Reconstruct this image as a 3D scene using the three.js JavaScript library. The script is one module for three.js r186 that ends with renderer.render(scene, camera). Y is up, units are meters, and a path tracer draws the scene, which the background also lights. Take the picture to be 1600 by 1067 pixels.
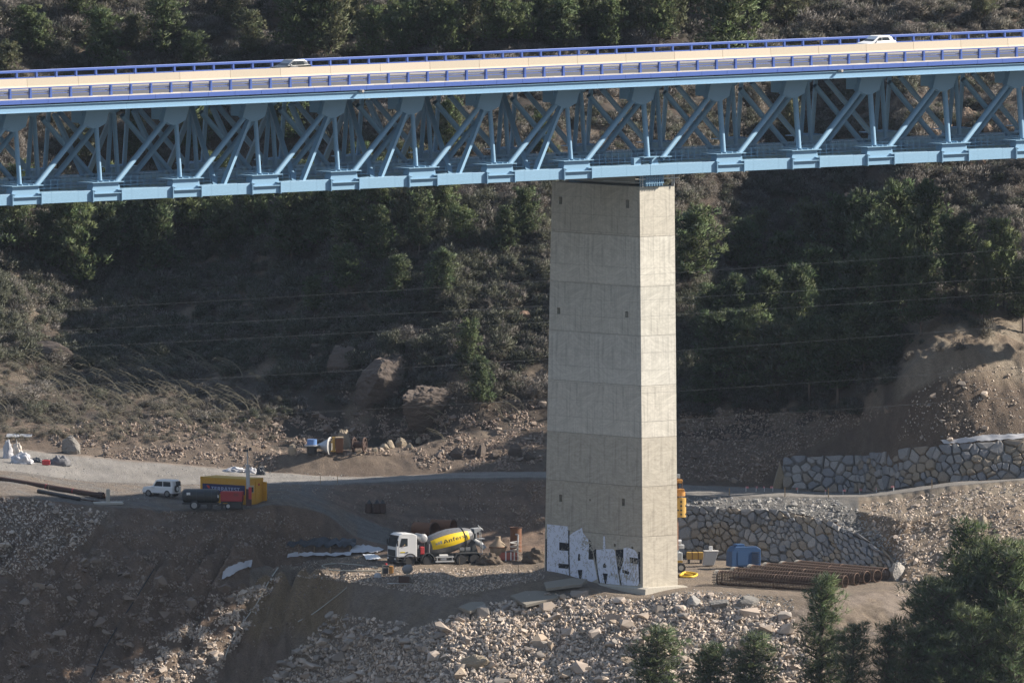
import * as THREE from 'three';
import { mergeGeometries, toCreasedNormals } from 'three/addons/utils/BufferGeometryUtils.js';
import { RoundedBoxGeometry } from 'three/addons/geometries/RoundedBoxGeometry.js';
import { ConvexGeometry } from 'three/addons/geometries/ConvexGeometry.js';
import { Brush, Evaluator, SUBTRACTION } from 'three-bvh-csg';
import { createNoise2D, createNoise3D } from 'simplex-noise';

// ------------------------------------------------------------ camera, sky, sun, exposure
const scene = new THREE.Scene();
const FOC = 30000, DIST = 1875, PITCH = 0.0622;               // focal length in photo pixels, metres to the pier, tan of the downward look
const camY = 141.3;
const camera = new THREE.PerspectiveCamera(2 * Math.atan(533.5 / FOC) * 180 / Math.PI, 1600 / 1067, 10, 9000);
camera.position.set(0, camY, DIST);
camera.lookAt(0, camY - PITCH * DIST, 0);
const SKY_L = 0.29, SUN_EL = 33 * Math.PI / 180, SUN_AZ = -10 * Math.PI / 180; // azimuth from +x (right) towards the viewer
const sunDir = new THREE.Vector3(Math.cos(SUN_EL) * Math.cos(SUN_AZ), Math.sin(SUN_EL), Math.cos(SUN_EL) * Math.sin(SUN_AZ));
{ // clear, slightly hazy winter sky
  const w = 512, h = 256, d = new Float32Array(w * h * 4);
  for (let y = 0; y < h; y++) for (let x = 0; x < w; x++) {
    const el = ((y + 0.5) / h - 0.5) * Math.PI, az = ((x + 0.5) / w - 0.5) * 2 * Math.PI, dir = new THREE.Vector3(Math.cos(el) * Math.cos(az), Math.sin(el), Math.cos(el) * Math.sin(az));
    const e = Math.max(0, Math.sin(el)), k = Math.pow(1 - e, 3), g = Math.pow(Math.max(0, dir.dot(sunDir)), 8) * 0.25, i = (y * w + x) * 4;
    d[i] = SKY_L * (0.5 + 0.44 * k + g); d[i + 1] = SKY_L * (0.7 + 0.36 * k + g * 0.95); d[i + 2] = SKY_L * (1.06 + 0.18 * k + g * 0.85); d[i + 3] = 1;
  }
  const t = new THREE.DataTexture(d, w, h, THREE.RGBAFormat, THREE.FloatType); t.mapping = THREE.EquirectangularReflectionMapping; t.magFilter = t.minFilter = THREE.LinearFilter; t.colorSpace = THREE.LinearSRGBColorSpace; t.needsUpdate = true;
  scene.background = t; scene.environment = t;
}
const sun = new THREE.DirectionalLight(new THREE.Color(1, 0.905, 0.785), 5);
sun.position.copy(sunDir).multiplyScalar(400); sun.castShadow = true;
Object.assign(sun.shadow.camera, { left: -150, right: 150, top: 150, bottom: -150, near: 10, far: 900 });
sun.shadow.mapSize.set(4096, 4096); scene.add(sun, sun.target);
const renderer = new THREE.WebGLRenderer({ antialias: true });
renderer.toneMapping = THREE.LinearToneMapping; renderer.toneMappingExposure = 2.0;
renderer.shadowMap.enabled = true;
scene.fog = new THREE.FogExp2(new THREE.Color(0.68, 0.82, 1), 0.00001);

// ------------------------------------------------------------ helpers
const V = (x, y, z) => new THREE.Vector3(x, y, z);
const rng = (s) => () => { s |= 0; s = s + 0x6D2B79F5 | 0; let t = Math.imul(s ^ s >>> 15, 1 | s); t = t + Math.imul(t ^ t >>> 7, 61 | t) ^ t; return ((t ^ t >>> 14) >>> 0) / 4294967296; };
const R0 = rng(77), n2 = createNoise2D(rng(5)), n3 = createNoise3D(rng(6));
const lerp = (a, b, t) => a + (b - a) * t, clamp = (x, a = 0, b = 1) => Math.min(b, Math.max(a, x));
const sstep = (a, b, x) => { const t = clamp((x - a) / (b - a)); return t * t * (3 - 2 * t); };
const fbm = (x, y, o = 4) => { let s = 0, a = 0.5; for (let i = 0; i < o; i++) { s += a * n2(x, y); x = x * 2.03 + 17.1; y = y * 2.03 - 9.3; a *= 0.5; } return s; };
const pitchA = Math.atan(PITCH), fw = V(0, -Math.sin(pitchA), -Math.cos(pitchA)), upv = V(0, Math.cos(pitchA), -Math.sin(pitchA));
function P(px, py, z) {                                        // the point of the place seen at a photo pixel, at depth z
  const dy = (533.5 - py) / FOC, d = V((px - 800) / FOC, fw.y + upv.y * dy, fw.z + upv.z * dy), t = (z - DIST) / d.z;
  return V(d.x * t, camY + d.y * t, z);
}
function projPy(y, z) { const a = y - camY, b = z - DIST, dz = a * fw.y + b * fw.z; return 533.5 - FOC * (a * upv.y + b * upv.z) / dz; }
const mats = {};
function M(name, rgb, rough = 0.8, o = {}) {
  if (mats[name]) return mats[name];
  const m = new THREE.MeshStandardMaterial({ roughness: rough, metalness: o.metal || 0, ...o.p });
  m.color.setRGB(...rgb); m.name = name; if (o.ds) m.side = THREE.DoubleSide;
  return mats[name] = m;
}
const used = {};
function numbered(n) { const k = used[n] = (used[n] ?? -1) + 1; return k ? n + '_' + String(k).padStart(3, '0') : n; }
function prep(g) {
  g = g.index ? g.toNonIndexed() : g;
  for (const k of Object.keys(g.attributes)) if (!['position', 'normal', 'uv', 'color'].includes(k)) g.deleteAttribute(k);
  if (!g.attributes.uv) g.setAttribute('uv', new THREE.BufferAttribute(new Float32Array(g.attributes.position.count * 2), 2));
  if (!g.attributes.normal) g.computeVertexNormals();
  return g;
}
function merge(gs) { gs = gs.flat(9); return gs.length === 1 ? prep(gs[0]) : mergeGeometries(gs.map(prep)); }
function obj(name, gs, m, parent = scene) {
  const o = new THREE.Mesh(Array.isArray(gs) ? merge(gs) : gs, m);
  o.name = parent === scene ? numbered(name) : name; o.castShadow = o.receiveShadow = true; parent.add(o); return o;
}
function tag(o, label, category, group) { o.userData = { label, category }; if (group) o.userData.group = group; return o; }
function struct(name, gs, m) { const o = obj(name, gs, m); o.userData = { kind: 'structure' }; return o; }
function thing(name, label, category, p = V(0, 0, 0), turn = 0, group) {
  const o = new THREE.Group(); o.name = numbered(name); scene.add(o); o.position.copy(p); o.rotation.y = turn;
  return tag(o, label, category, group);
}
function dup(src, label, group) { const c = src.clone(); c.name = numbered(src.name.replace(/_\d{3}$/, '')); scene.add(c); c.userData = { ...src.userData }; if (label) c.userData.label = label; if (group) c.userData.group = group; return c; }
const bx = (w, h, d, x = 0, y = 0, z = 0, r = 0) => (r ? new RoundedBoxGeometry(w, h, d, 1, r) : new THREE.BoxGeometry(w, h, d)).translate(x, y, z);
const cy = (r1, r2, h, x, y, z, axis = 'y', n = 16, open = false) => { const g = new THREE.CylinderGeometry(r1, r2, h, n, 1, open); if (axis === 'x') g.rotateZ(Math.PI / 2); if (axis === 'z') g.rotateX(Math.PI / 2); return g.translate(x, y, z); };
const tor = (R, r, x, y, z, n = 20, m = 8) => new THREE.TorusGeometry(R, r, m, n).translate(x, y, z);
function taper(pts, radii, n = 6) {                            // a tube of changing thickness through points
  const pos = [], nor = [], uv = [], idx = []; let L = 0;
  pts.forEach((p, i) => {
    const a = pts[Math.max(0, i - 1)], b = pts[Math.min(pts.length - 1, i + 1)], t = b.clone().sub(a).normalize();
    const s = Math.abs(t.y) > 0.9 ? V(1, 0, 0) : V(0, 1, 0), e1 = s.cross(t).normalize(), e2 = t.clone().cross(e1);
    const r = Array.isArray(radii) ? radii[i] : radii; if (i) L += p.distanceTo(pts[i - 1]);
    for (let k = 0; k <= n; k++) { const an = k / n * Math.PI * 2, d = e1.clone().multiplyScalar(Math.cos(an)).addScaledVector(e2, Math.sin(an)); pos.push(p.x + d.x * r, p.y + d.y * r, p.z + d.z * r); nor.push(d.x, d.y, d.z); uv.push(k / n, L); }
  });
  for (let i = 0; i < pts.length - 1; i++) for (let k = 0; k < n; k++) { const a = i * (n + 1) + k, b = a + n + 1; idx.push(a, a + 1, b, b, a + 1, b + 1); }
  const g = new THREE.BufferGeometry(); g.setAttribute('position', new THREE.Float32BufferAttribute(pos, 3)); g.setAttribute('normal', new THREE.Float32BufferAttribute(nor, 3)); g.setAttribute('uv', new THREE.Float32BufferAttribute(uv, 2)); g.setIndex(idx); return g;
}
function bar(a, b, w, h) {                                     // a box bar between two points
  const d = b.clone().sub(a), g = new THREE.BoxGeometry(w, h, d.length());
  const m = new THREE.Matrix4().lookAt(a, b, Math.abs(d.y) / d.length() > 0.98 ? V(0, 0, 1) : V(0, 1, 0)); g.applyMatrix4(m);
  const c = a.clone().add(b).multiplyScalar(0.5); return g.translate(c.x, c.y, c.z);
}
const rod = (a, b, r, n = 10) => taper([a, b], r, n);
function prism(poly, depth, axis = 'z', bevel = 0) {           // polygon [x,y] extruded, centred in depth
  const g = new THREE.ExtrudeGeometry(new THREE.Shape(poly.map((p) => new THREE.Vector2(...p))), { depth: depth - 2 * bevel, bevelEnabled: bevel > 0, bevelSize: bevel, bevelThickness: bevel, bevelSegments: 2, curveSegments: 8 });
  return g.translate(0, 0, -depth / 2 + bevel);
}
function tex(w, h, fn, srgb = true) {                          // fn(x,y) -> [r,g,b] 0..1 (display values)
  const d = new Uint8Array(w * h * 4);
  for (let y = 0; y < h; y++) for (let x = 0; x < w; x++) { const c = fn(x / w, y / h, x, y), i = (y * w + x) * 4; for (let k = 0; k < 3; k++) d[i + k] = clamp(c[k]) * 255; d[i + 3] = 255; }
  const t = new THREE.DataTexture(d, w, h); t.wrapS = t.wrapT = THREE.RepeatWrapping; t.magFilter = THREE.LinearFilter; t.minFilter = THREE.LinearMipmapLinearFilter; t.generateMipmaps = true;
  if (srgb) t.colorSpace = THREE.SRGBColorSpace; t.needsUpdate = true; return t;
}
const tileN = (u, v, s, k = 0) => { const a = u * Math.PI * 2, b = v * Math.PI * 2; return n3(Math.cos(a) * s + k, Math.sin(a) * s + Math.cos(b) * s * 1.7, Math.sin(b) * s - k); };
function canvasTex(w, h, draw, srgb = true) { const c = document.createElement('canvas'); c.width = w; c.height = h; draw(c.getContext('2d'), w, h); const t = new THREE.CanvasTexture(c); if (srgb) t.colorSpace = THREE.SRGBColorSpace; return t; }

// ------------------------------------------------------------ the ground: lines along the slope (photo pixel row, depth) at stations across it
const ST = [-1500, -500, 0, 150, 300, 390, 430, 500, 560, 640, 720, 850, 1005, 1065, 1150, 1230, 1290, 1340, 1380, 1420, 1500, 1600, 2000, 3100];
const row = (...a) => a;
// lines: 0 valley, 1 below frame, 2 mid slope, 3 bench front, 4 bench back, 5 ramp front or wall top, 6 ramp back, 7 road front, 8 road back, 9 toe, 10, 11, 12 hill, 13, 14, 15 ridge
const PYS = [
  row(2000, 2000, 2000, 2000, 2000, 2000, 2000, 2000, 2000, 2000, 2000, 2000, 2000, 2000, 2000, 2000, 2000, 2000, 2000, 2000, 2000, 2000, 2000, 2000),
  row(1130, 1130, 1130, 1130, 1130, 1130, 1130, 1130, 1130, 1130, 1130, 1130, 1130, 1130, 1130, 1130, 1130, 1130, 1130, 1130, 1130, 1130, 1130, 1130),
  row(1000, 1000, 1000, 1010, 1020, 1015, 1000, 1000, 1000, 1000, 995, 985, 992, 990, 990, 990, 990, 990, 990, 1000, 1010, 1010, 1010, 1010),
  row(900, 900, 905, 915, 925, 905, 888, 893, 905, 910, 912, 908, 934, 927, 928, 930, 932, 930, 925, 930, 950, 960, 970, 970),
  row(850, 850, 855, 868, 880, 876, 872, 866, 862, 868, 870, 868, 872, 870, 874, 880, 887, 893, 898, 910, 905, 895, 890, 890),
  row(750, 750, 773, 790, 797, 794, 788, 800, 840, 856, 858, 852, 850, 792, 795, 800, 813, 836, 866, 880, 850, 835, 830, 830),
  row(730, 730, 755, 772, 775, 772, 768, 780, 806, 835, 840, 836, 830, 788, 788, 788, 792, 798, 806, 812, 795, 780, 770, 770),
  row(715, 715, 735, 752, 756, 755, 756, 757, 755, 750, 747, 746, 760, 774, 775, 775, 776, 776, 773, 768, 757, 750, 730, 720),
  row(690, 690, 700, 713, 727, 735, 738, 743, 744, 742, 738, 737, 748, 757, 760, 764, 769, 770, 766, 762, 753, 747, 725, 715),
  row(655, 655, 672, 680, 690, 700, 712, 708, 707, 710, 712, 706, 705, 715, 722, 716, 715, 712, 708, 702, 697, 693, 660, 640),
  row(625, 625, 645, 652, 660, 680, 694, 697, 698, 692, 678, 662, 664, 668, 668, 660, 640, 620, 600, 575, 545, 560, 520, 500),
  row(560, 560, 570, 570, 575, 580, 580, 580, 575, 570, 570, 575, 580, 590, 590, 585, 560, 540, 510, 490, 470, 480, 450, 430),
  row(430, 430, 430, 430, 430, 430, 430, 430, 430, 430, 430, 430, 430, 430, 430, 430, 430, 420, 410, 400, 390, 390, 380, 370),
  row(200, 200, 200, 200, 200, 200, 200, 200, 200, 200, 200, 200, 200, 200, 200, 200, 200, 200, 200, 200, 200, 200, 200, 200),
  row(-60, -60, -60, -60, -60, -60, -60, -60, -60, -60, -60, -60, -60, -60, -60, -60, -60, -60, -60, -60, -60, -60, -60, -60),
  row(-700, -700, -700, -700, -700, -700, -700, -700, -700, -700, -700, -700, -700, -700, -700, -700, -700, -700, -700, -700, -700, -700, -700, -700),
  row(-1900, -1900, -1900, -1900, -1900, -1900, -1900, -1900, -1900, -1900, -1900, -1900, -1900, -1900, -1900, -1900, -1900, -1900, -1900, -1900, -1900, -1900, -1900, -1900)];
const ZS = [
  row(130, 120, 110, 108, 105, 102, 100, 100, 100, 100, 100, 100, 105, 105, 108, 108, 108, 108, 110, 110, 112, 115, 120, 130),
  row(24, 22, 3, -2, -5.5, -6.5, -6.5, -4.5, 0, 9, 17, 17, 20, 20, 20, 21, 21, 22, 22, 22, 22, 24, 28, 30),
  row(11, 10, -2, -8, -9.5, -11, -11.5, -10.5, -4.5, 2, 6, 6, 10, 10, 10, 10, 10, 10, 9, 9, 10, 12, 12, 12),
  row(-2, -2, -8, -11, -13, -14, -15, -13.5, -9, -7, -4, -3, 3, 4, 4, 4, 4, 2, 0, -1, 2, 4, 4, 4),
  row(-10, -10, -12, -14, -15, -17, -20, -21, -20, -20, -21, -22, -28, -34, -31, -28, -24, -20, -17, -8, -6, -6, -6, -6),
  row(-22, -22, -22, -23, -23, -23.5, -24, -25, -24, -23, -24, -25, -32, -37, -34, -32, -29, -25, -20.5, -13, -15, -16, -16, -16),
  row(-31, -31, -31, -32, -33, -35, -31, -31, -30, -26, -27, -28, -34, -38.5, -36, -34.5, -33, -30, -26, -23, -23, -24, -26, -26),
  row(-45, -45, -45, -45, -46, -46, -43, -42, -40, -39, -39, -40, -44, -46, -44, -42, -40.5, -39, -37, -35, -31, -30, -32, -34),
  row(-68, -68, -68, -67, -64, -63, -62, -60, -60, -60, -60, -60, -60, -60, -59, -57.5, -56, -54.5, -50.5, -47, -44.5, -43, -48, -48),
  row(-74, -74, -73, -72, -70, -68, -64.5, -64, -64, -64, -64, -64, -65, -65, -63, -60, -58.5, -57, -52, -48.8, -46.8, -46.3, -50, -52),
  row(-80, -80, -79, -77, -76, -74, -74, -76, -77, -75, -71, -72, -72, -72, -71, -69, -66, -61, -56, -53.5, -53, -54.5, -58, -60),
  row(-86, -86, -90, -95, -93, -88, -86, -84, -82, -80, -78, -78, -78, -78, -77, -75, -72, -70, -70, -65, -63, -64, -68, -67),
  row(-94.5, -94.5, -106, -113, -111, -106, -102, -97, -93, -89, -87, -87, -88, -92, -99, -104, -103, -97, -90, -78.8, -81, -78, -77, -77),
  row(-114.5, -114.5, -126, -131, -130, -127, -124, -119, -116, -112, -110, -110, -112, -114, -119, -122, -120, -115, -110, -99.8, -103, -100, -99, -99),
  row(-150, -150, -150, -150, -150, -150, -150, -150, -150, -150, -150, -150, -150, -150, -150, -150, -150, -150, -150, -150, -150, -150, -150, -150),
  row(-214.5, -214.5, -213.5, -211.5, -210.5, -208.5, -208.5, -210.5, -211.5, -209.5, -205.5, -206.5, -206.5, -206.5, -205.5, -203.5, -200.5, -198.5, -198.6, -199.8, -203, -200, -199, -199),
  row(-420, -420, -420, -420, -420, -420, -420, -420, -420, -420, -420, -420, -420, -420, -420, -420, -420, -420, -420, -420, -420, -420, -420, -420)];
const AMP = [3, 0.5, 0.5, 0.12, 0.07, 0.12, 0.07, 0.05, 0.08, 0.3, 0.5, 0.9, 1.4, 1.6, 2, 4, 6];
const SUBS = [10, 44, 34, 18, 36, 12, 14, 8, 14, 14, 30, 46, 74, 82, 40, 12];
function pchip(xs, ys) {
  const n = xs.length, d = [], m = [];
  for (let i = 0; i < n - 1; i++) d.push((ys[i + 1] - ys[i]) / (xs[i + 1] - xs[i]));
  m.push(d[0]); for (let i = 1; i < n - 1; i++) m.push(d[i - 1] * d[i] <= 0 ? 0 : 2 / (1 / d[i - 1] + 1 / d[i])); m.push(d[n - 2]);
  return (x) => { let i = 0; while (i < n - 2 && x > xs[i + 1]) i++; const h = xs[i + 1] - xs[i], t = (x - xs[i]) / h; return ys[i] * (1 + 2 * t) * (1 - t) ** 2 + m[i] * h * t * (1 - t) ** 2 + ys[i + 1] * t * t * (3 - 2 * t) + m[i + 1] * h * t * t * (t - 1); };
}
const fPY = PYS.map((r) => pchip(ST, r)), fZ = ZS.map((r) => pchip(ST, r));
const COLS = []; for (let x = -1500; x < -60; x += 60) COLS.push(x); for (let x = -60; x <= 1660; x += 4) COLS.push(x); for (let x = 1700; x <= 3100; x += 60) COLS.push(x);
const C0 = COLS.indexOf(-60), VS = [0]; SUBS.forEach((n, k) => { for (let i = 1; i <= n; i++) VS.push(k + i / n); });
const NR = VS.length, NC = COLS.length, GX = new Float32Array(NR * NC * 3), GP = new Float32Array(NR * NC), GC = new Float32Array(NR * NC * 3);
const mixc = (a, b, t) => [lerp(a[0], b[0], t), lerp(a[1], b[1], t), lerp(a[2], b[2], t)];
const K = { tan: [0.31, 0.25, 0.19], rub: [0.33, 0.275, 0.228], brown: [0.27, 0.192, 0.142], dark: [0.215, 0.157, 0.12], bench: [0.27, 0.22, 0.175], road: [0.225, 0.215, 0.203], hill: [0.1, 0.084, 0.068], red: [0.13, 0.09, 0.068], pale: [0.38, 0.325, 0.255], ochre: [0.28, 0.19, 0.11], grey: [0.19, 0.19, 0.187] };
for (let c = 0; c < NC; c++) {
  const px = COLS[c], py = fPY.map((f) => f(px)), zz = fZ.map((f) => f(px));
  for (let r = 0; r < NR; r++) {
    const v = VS[r], k = Math.min(15, Math.floor(v)), t = v - k, PY = lerp(py[k], py[k + 1], t), z = lerp(zz[k], zz[k + 1], t), p = P(px, PY, z), x = p.x;
    let A = lerp(AMP[k], AMP[k + 1], t);
    if (k >= 4 && k <= 6 && px > 600 && px < 1030) A = Math.max(A, 0.25 * Math.sin((v - 4) / 3 * Math.PI));
    if (k >= 2 && k < 5 && px < 390) A = Math.max(A, 0.42);
    if (k >= 4 && k < 6 && px > 1300) A = Math.max(A, 0.4);
    if (px > 850 && px < 1080 && v > 2.8 && v < 3.6) A *= 0.4;
    const hl = sstep(9, 11, v); let dy = A * (fbm(x / 9 + 3, z / 9, 3) * lerp(1.5, 0.7, hl) + fbm(x / 2.2, z / 2.2 + 40, 3) * lerp(0.7, 0.16, hl));
    if (A > 0.2 && v < 9.5) dy += 0.3 * Math.min(A, 0.6) * fbm(x / 0.9 + 7, z / 0.9, 2) + 0.25 * Math.min(A, 0.6) * Math.max(0, fbm(x / 1.8 + 31, z / 1.8, 2));
    if (px > 1380 && v > 9.5 && v < 12) dy += 0.5 * fbm(x / 2.5, z / 2.5, 4);
    if (v < 5 && px < 620) { const w = sstep(620, 420, px) * sstep(1.2, 2, v) * sstep(5, 4.2, v); dy += w * 1.1 * fbm(x / 4.5 + 12, z / 3, 3); dy -= w * (1.8 * Math.max(0, 0.6 - Math.abs(n2(x / 4.5 + z / 9, z / 30))) + 2.2 * Math.max(0, 0.35 - Math.abs(n2(x / 9 + z / 14, z / 40 + 8)))) ; } // rills
    if (v > 6 && v < 7 && px > 560) dy -= 0.3 * Math.max(0, 0.5 - Math.abs(n2(x / 2.5, z / 20)));
    if (v > 9.5) dy += sstep(9.5, 12, v) * 1.3 * fbm(x / 22 + 9, z / 30, 2);
    if (v > 3.05 && v < 3.9 && px > 690 && px < 850) dy -= 0.5 * sstep(690, 720, px) * sstep(850, 830, px) * sstep(3.05, 3.3, v) * sstep(3.9, 3.5, v); // trench before the pier
    if (v > 5 && v < 8 && px < 640) dy += 0.05 * Math.sin(v * 40 + 3 * n2(x / 12, v)) * (0.5 + 0.5 * n2(x / 6, v * 2));
    p.y += dy; const i = r * NC + c; GX.set([p.x, p.y, p.z], i * 3); GP[i] = projPy(p.y, z);
    // what the ground is made of
    const g1 = fbm(x / 6, z / 6 + 11, 4), g2 = fbm(x / 1.3 + 50, z / 1.3, 3), w = (g, s = 0.18) => clamp(0.5 + g / s * 0.5);
    let col;
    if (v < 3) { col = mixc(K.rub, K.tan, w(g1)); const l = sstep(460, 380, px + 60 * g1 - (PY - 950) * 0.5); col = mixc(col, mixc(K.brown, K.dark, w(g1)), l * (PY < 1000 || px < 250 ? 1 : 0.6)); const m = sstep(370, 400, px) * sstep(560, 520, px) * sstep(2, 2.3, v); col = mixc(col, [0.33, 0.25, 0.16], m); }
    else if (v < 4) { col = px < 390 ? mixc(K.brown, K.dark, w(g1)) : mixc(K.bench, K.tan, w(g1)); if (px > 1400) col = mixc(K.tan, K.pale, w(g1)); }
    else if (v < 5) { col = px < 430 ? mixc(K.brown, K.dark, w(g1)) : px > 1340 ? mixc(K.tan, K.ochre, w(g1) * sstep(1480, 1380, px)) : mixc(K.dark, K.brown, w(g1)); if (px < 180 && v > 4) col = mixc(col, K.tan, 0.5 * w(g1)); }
    else if (v < 6) col = px < 560 ? mixc(K.road, K.bench, w(g1, 0.5)) : px > 1340 ? mixc(K.tan, K.ochre, w(g1) * sstep(1500, 1380, px)) : px > 1060 ? K.grey : mixc(K.road, K.dark, sstep(600, 660, px));
    else if (v < 7) { col = px < 470 ? mixc(K.road, K.bench, w(g1, 0.5)) : px > 1060 ? (px > 1340 ? mixc(K.tan, K.pale, w(g1)) : mixc(K.grey, K.road, w(g1))) : mixc(K.dark, K.brown, w(g1)); if (px >= 470 && px < 540) col = mixc(K.road, col, sstep(470, 540, px)); }
    else if (v < 8) col = mixc(K.road, [0.245, 0.233, 0.215], w(g1, 0.5));
    else if (v < 9.7) col = mixc([0.19, 0.145, 0.112], K.tan, px < 640 ? 0.35 * w(g1) + 0.05 : 0.15 * w(g1));
    else { col = mixc(K.hill, K.red, w(g1, 0.3) * 0.5); col = mixc(col, K.tan, sstep(0.12, 0.3, fbm(x / 12 + 70, z / 10, 3)) * 0.7); if (px > 1380 && v < 12) { const m = sstep(1380, 1430, px) * sstep(12, 11, v); col = mixc(col, mixc(K.pale, K.tan, w(g1)), m); } }
    const off = Math.max(sstep(-60, -300, px), sstep(1680, 1900, px)) * 0.85; col = mixc(col, [0.06, 0.062, 0.04], off); const b = (1 + 0.28 * g2) * (v > 5 && v < 8 && px < 900 ? 1 + 0.1 * Math.sin(v * 40 + 3 * n2(x / 12, v)) : 1); GC.set([col[0] * b, col[1] * b, col[2] * b], i * 3);
  }
}
function G(px, py) {                                           // ground point seen at a pixel (front-most)
  const f = clamp((px + 60) / 4, 0, 429.99), c = C0 + Math.floor(f), t = f - Math.floor(f);
  const at = (r, k) => lerp(GX[(r * NC + c) * 3 + k], GX[(r * NC + c + 1) * 3 + k], t), pp = (r) => lerp(GP[r * NC + c], GP[r * NC + c + 1], t);
  for (let r = 1; r < NR; r++) { const b = pp(r); if (b <= py) { const a = pp(r - 1), s = clamp((a - py) / Math.max(1e-4, a - b)); return V(lerp(at(r - 1, 0), at(r, 0), s), lerp(at(r - 1, 1), at(r, 1), s), lerp(at(r - 1, 2), at(r, 2), s)); } }
  return P(px, py, -200);
}
function gY(px, z) {                                           // ground height at a pixel column and depth
  const f = clamp((px + 60) / 4, 0, 429.99), c = C0 + Math.round(f);
  for (let r = 1; r < NR; r++) { const i = (r * NC + c) * 3, j = ((r - 1) * NC + c) * 3; if (GX[i + 2] <= z) { const s = clamp((GX[j + 2] - z) / Math.max(1e-4, GX[j + 2] - GX[i + 2])); return lerp(GX[j + 1], GX[i + 1], s); } }
  return 60;
}
const pxOf = (x, z) => 800 + x * FOC / (DIST - z);
const soilTex = tex(512, 512, (u, v) => { const a = tileN(u, v, 3), b = tileN(u, v, 9, 5), c = tileN(u, v, 28, 9), d = tileN(u, v, 60, 3); const q = 0.88 + 0.05 * a + 0.1 * b + 0.15 * c + 0.13 * d + (c > 0.5 ? 0.12 : 0); return [q, q * 0.985, q * 0.97]; });
const soilBump = tex(512, 512, (u, v) => { const q = 0.5 + 0.2 * tileN(u, v, 9, 5) + 0.25 * tileN(u, v, 28, 9) + 0.15 * tileN(u, v, 60, 3); return [q, q, q]; }, false);
const soilMat = new THREE.MeshStandardMaterial({ vertexColors: true, roughness: 0.95, map: soilTex, bumpMap: soilBump, bumpScale: 0.25 });
const roadMat = new THREE.MeshStandardMaterial({ vertexColors: true, roughness: 0.95, map: soilTex, bumpMap: soilBump, bumpScale: 0.06 });
function strip(name, v0, v1, m) {
  const r0 = VS.indexOf(v0), r1 = VS.indexOf(v1), n = (r1 - r0 + 1) * NC, uv = new Float32Array(n * 2), idx = [];
  const g = new THREE.BufferGeometry(), pos = GX.slice(r0 * NC * 3, (r1 + 1) * NC * 3);
  for (let i = 0; i < n; i++) { uv[i * 2] = pos[i * 3] / 7; uv[i * 2 + 1] = (pos[i * 3 + 1] * 0.8 - pos[i * 3 + 2]) / 7; }
  g.setAttribute('position', new THREE.BufferAttribute(pos, 3)); g.setAttribute('color', new THREE.BufferAttribute(GC.slice(r0 * NC * 3, (r1 + 1) * NC * 3), 3)); g.setAttribute('uv', new THREE.BufferAttribute(uv, 2));
  for (let r = 0; r < r1 - r0; r++) for (let c = 0; c < NC - 1; c++) { const a = r * NC + c; idx.push(a, a + 1, a + NC, a + NC, a + 1, a + NC + 1); }
  g.setIndex(idx); g.computeVertexNormals(); return struct(name, g, m);
}
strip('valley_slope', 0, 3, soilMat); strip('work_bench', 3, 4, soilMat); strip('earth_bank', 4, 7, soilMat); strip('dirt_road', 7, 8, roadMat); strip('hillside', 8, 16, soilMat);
struct('valley_floor', new THREE.PlaneGeometry(6000, 6000).rotateX(-Math.PI / 2).translate(0, -72, 0), M('valley', [0.06, 0.062, 0.04], 0.95));
// ------------------------------------------------------------ the bridge
const TH = 41 * Math.PI / 180, cT = Math.cos(TH), sT = Math.sin(TH);
const base0 = P(1005, 925, 0);                                 // near corner of the pier's foot
const yb = P(1010, 274, 0).y, nodeX0 = 1016;
const bO = P(nodeX0, 274, 0); 
const B = (s, u, y) => V(bO.x + s * cT - u * sT, yb + y, bO.z - s * sT - u * cT);   // s along the bridge, u across away from the viewer, y above the bottom chord
const bAxis = new THREE.Matrix4().makeBasis(V(cT, 0, -sT), V(0, 1, 0), V(sT, 0, cT)); // local x along, z towards the viewer
const frame = (s, u, y) => bAxis.clone().setPosition(B(s, u, y));
const put = (g, s, u, y) => g.applyMatrix4(frame(s, u, y));
const PL = 9.96, K0 = -10, K1 = 9;
const paintTex = tex(256, 256, (u, v) => { const q = 0.9 + 0.05 * tileN(u, v, 4) + 0.04 * tileN(u, v, 14, 3) + 0.03 * tileN(u, v, 40, 8); return [q, q, q]; });
const blueM = M('bridge_paint', [0.25, 0.44, 0.62], 0.5, { p: { map: paintTex } }), edgeM = blueM, railM = M('rail_blue', [0.055, 0.11, 0.36], 0.45), slabM = M('deck_concrete', [0.4, 0.37, 0.32], 0.9), darkM = blueM;
const bridge = thing('truss_bridge', 'blue steel truss road bridge on a tall concrete pier', 'bridge');
const X = (s0, s1) => [s0, s1];
const s0 = K0 * PL, s1 = K1 * PL, sm = (s0 + s1) / 2, sl = s1 - s0;
const UN = -3.8, UF = 23.4, UW = 13.2;                          // near edge, far edge, median wall
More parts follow.
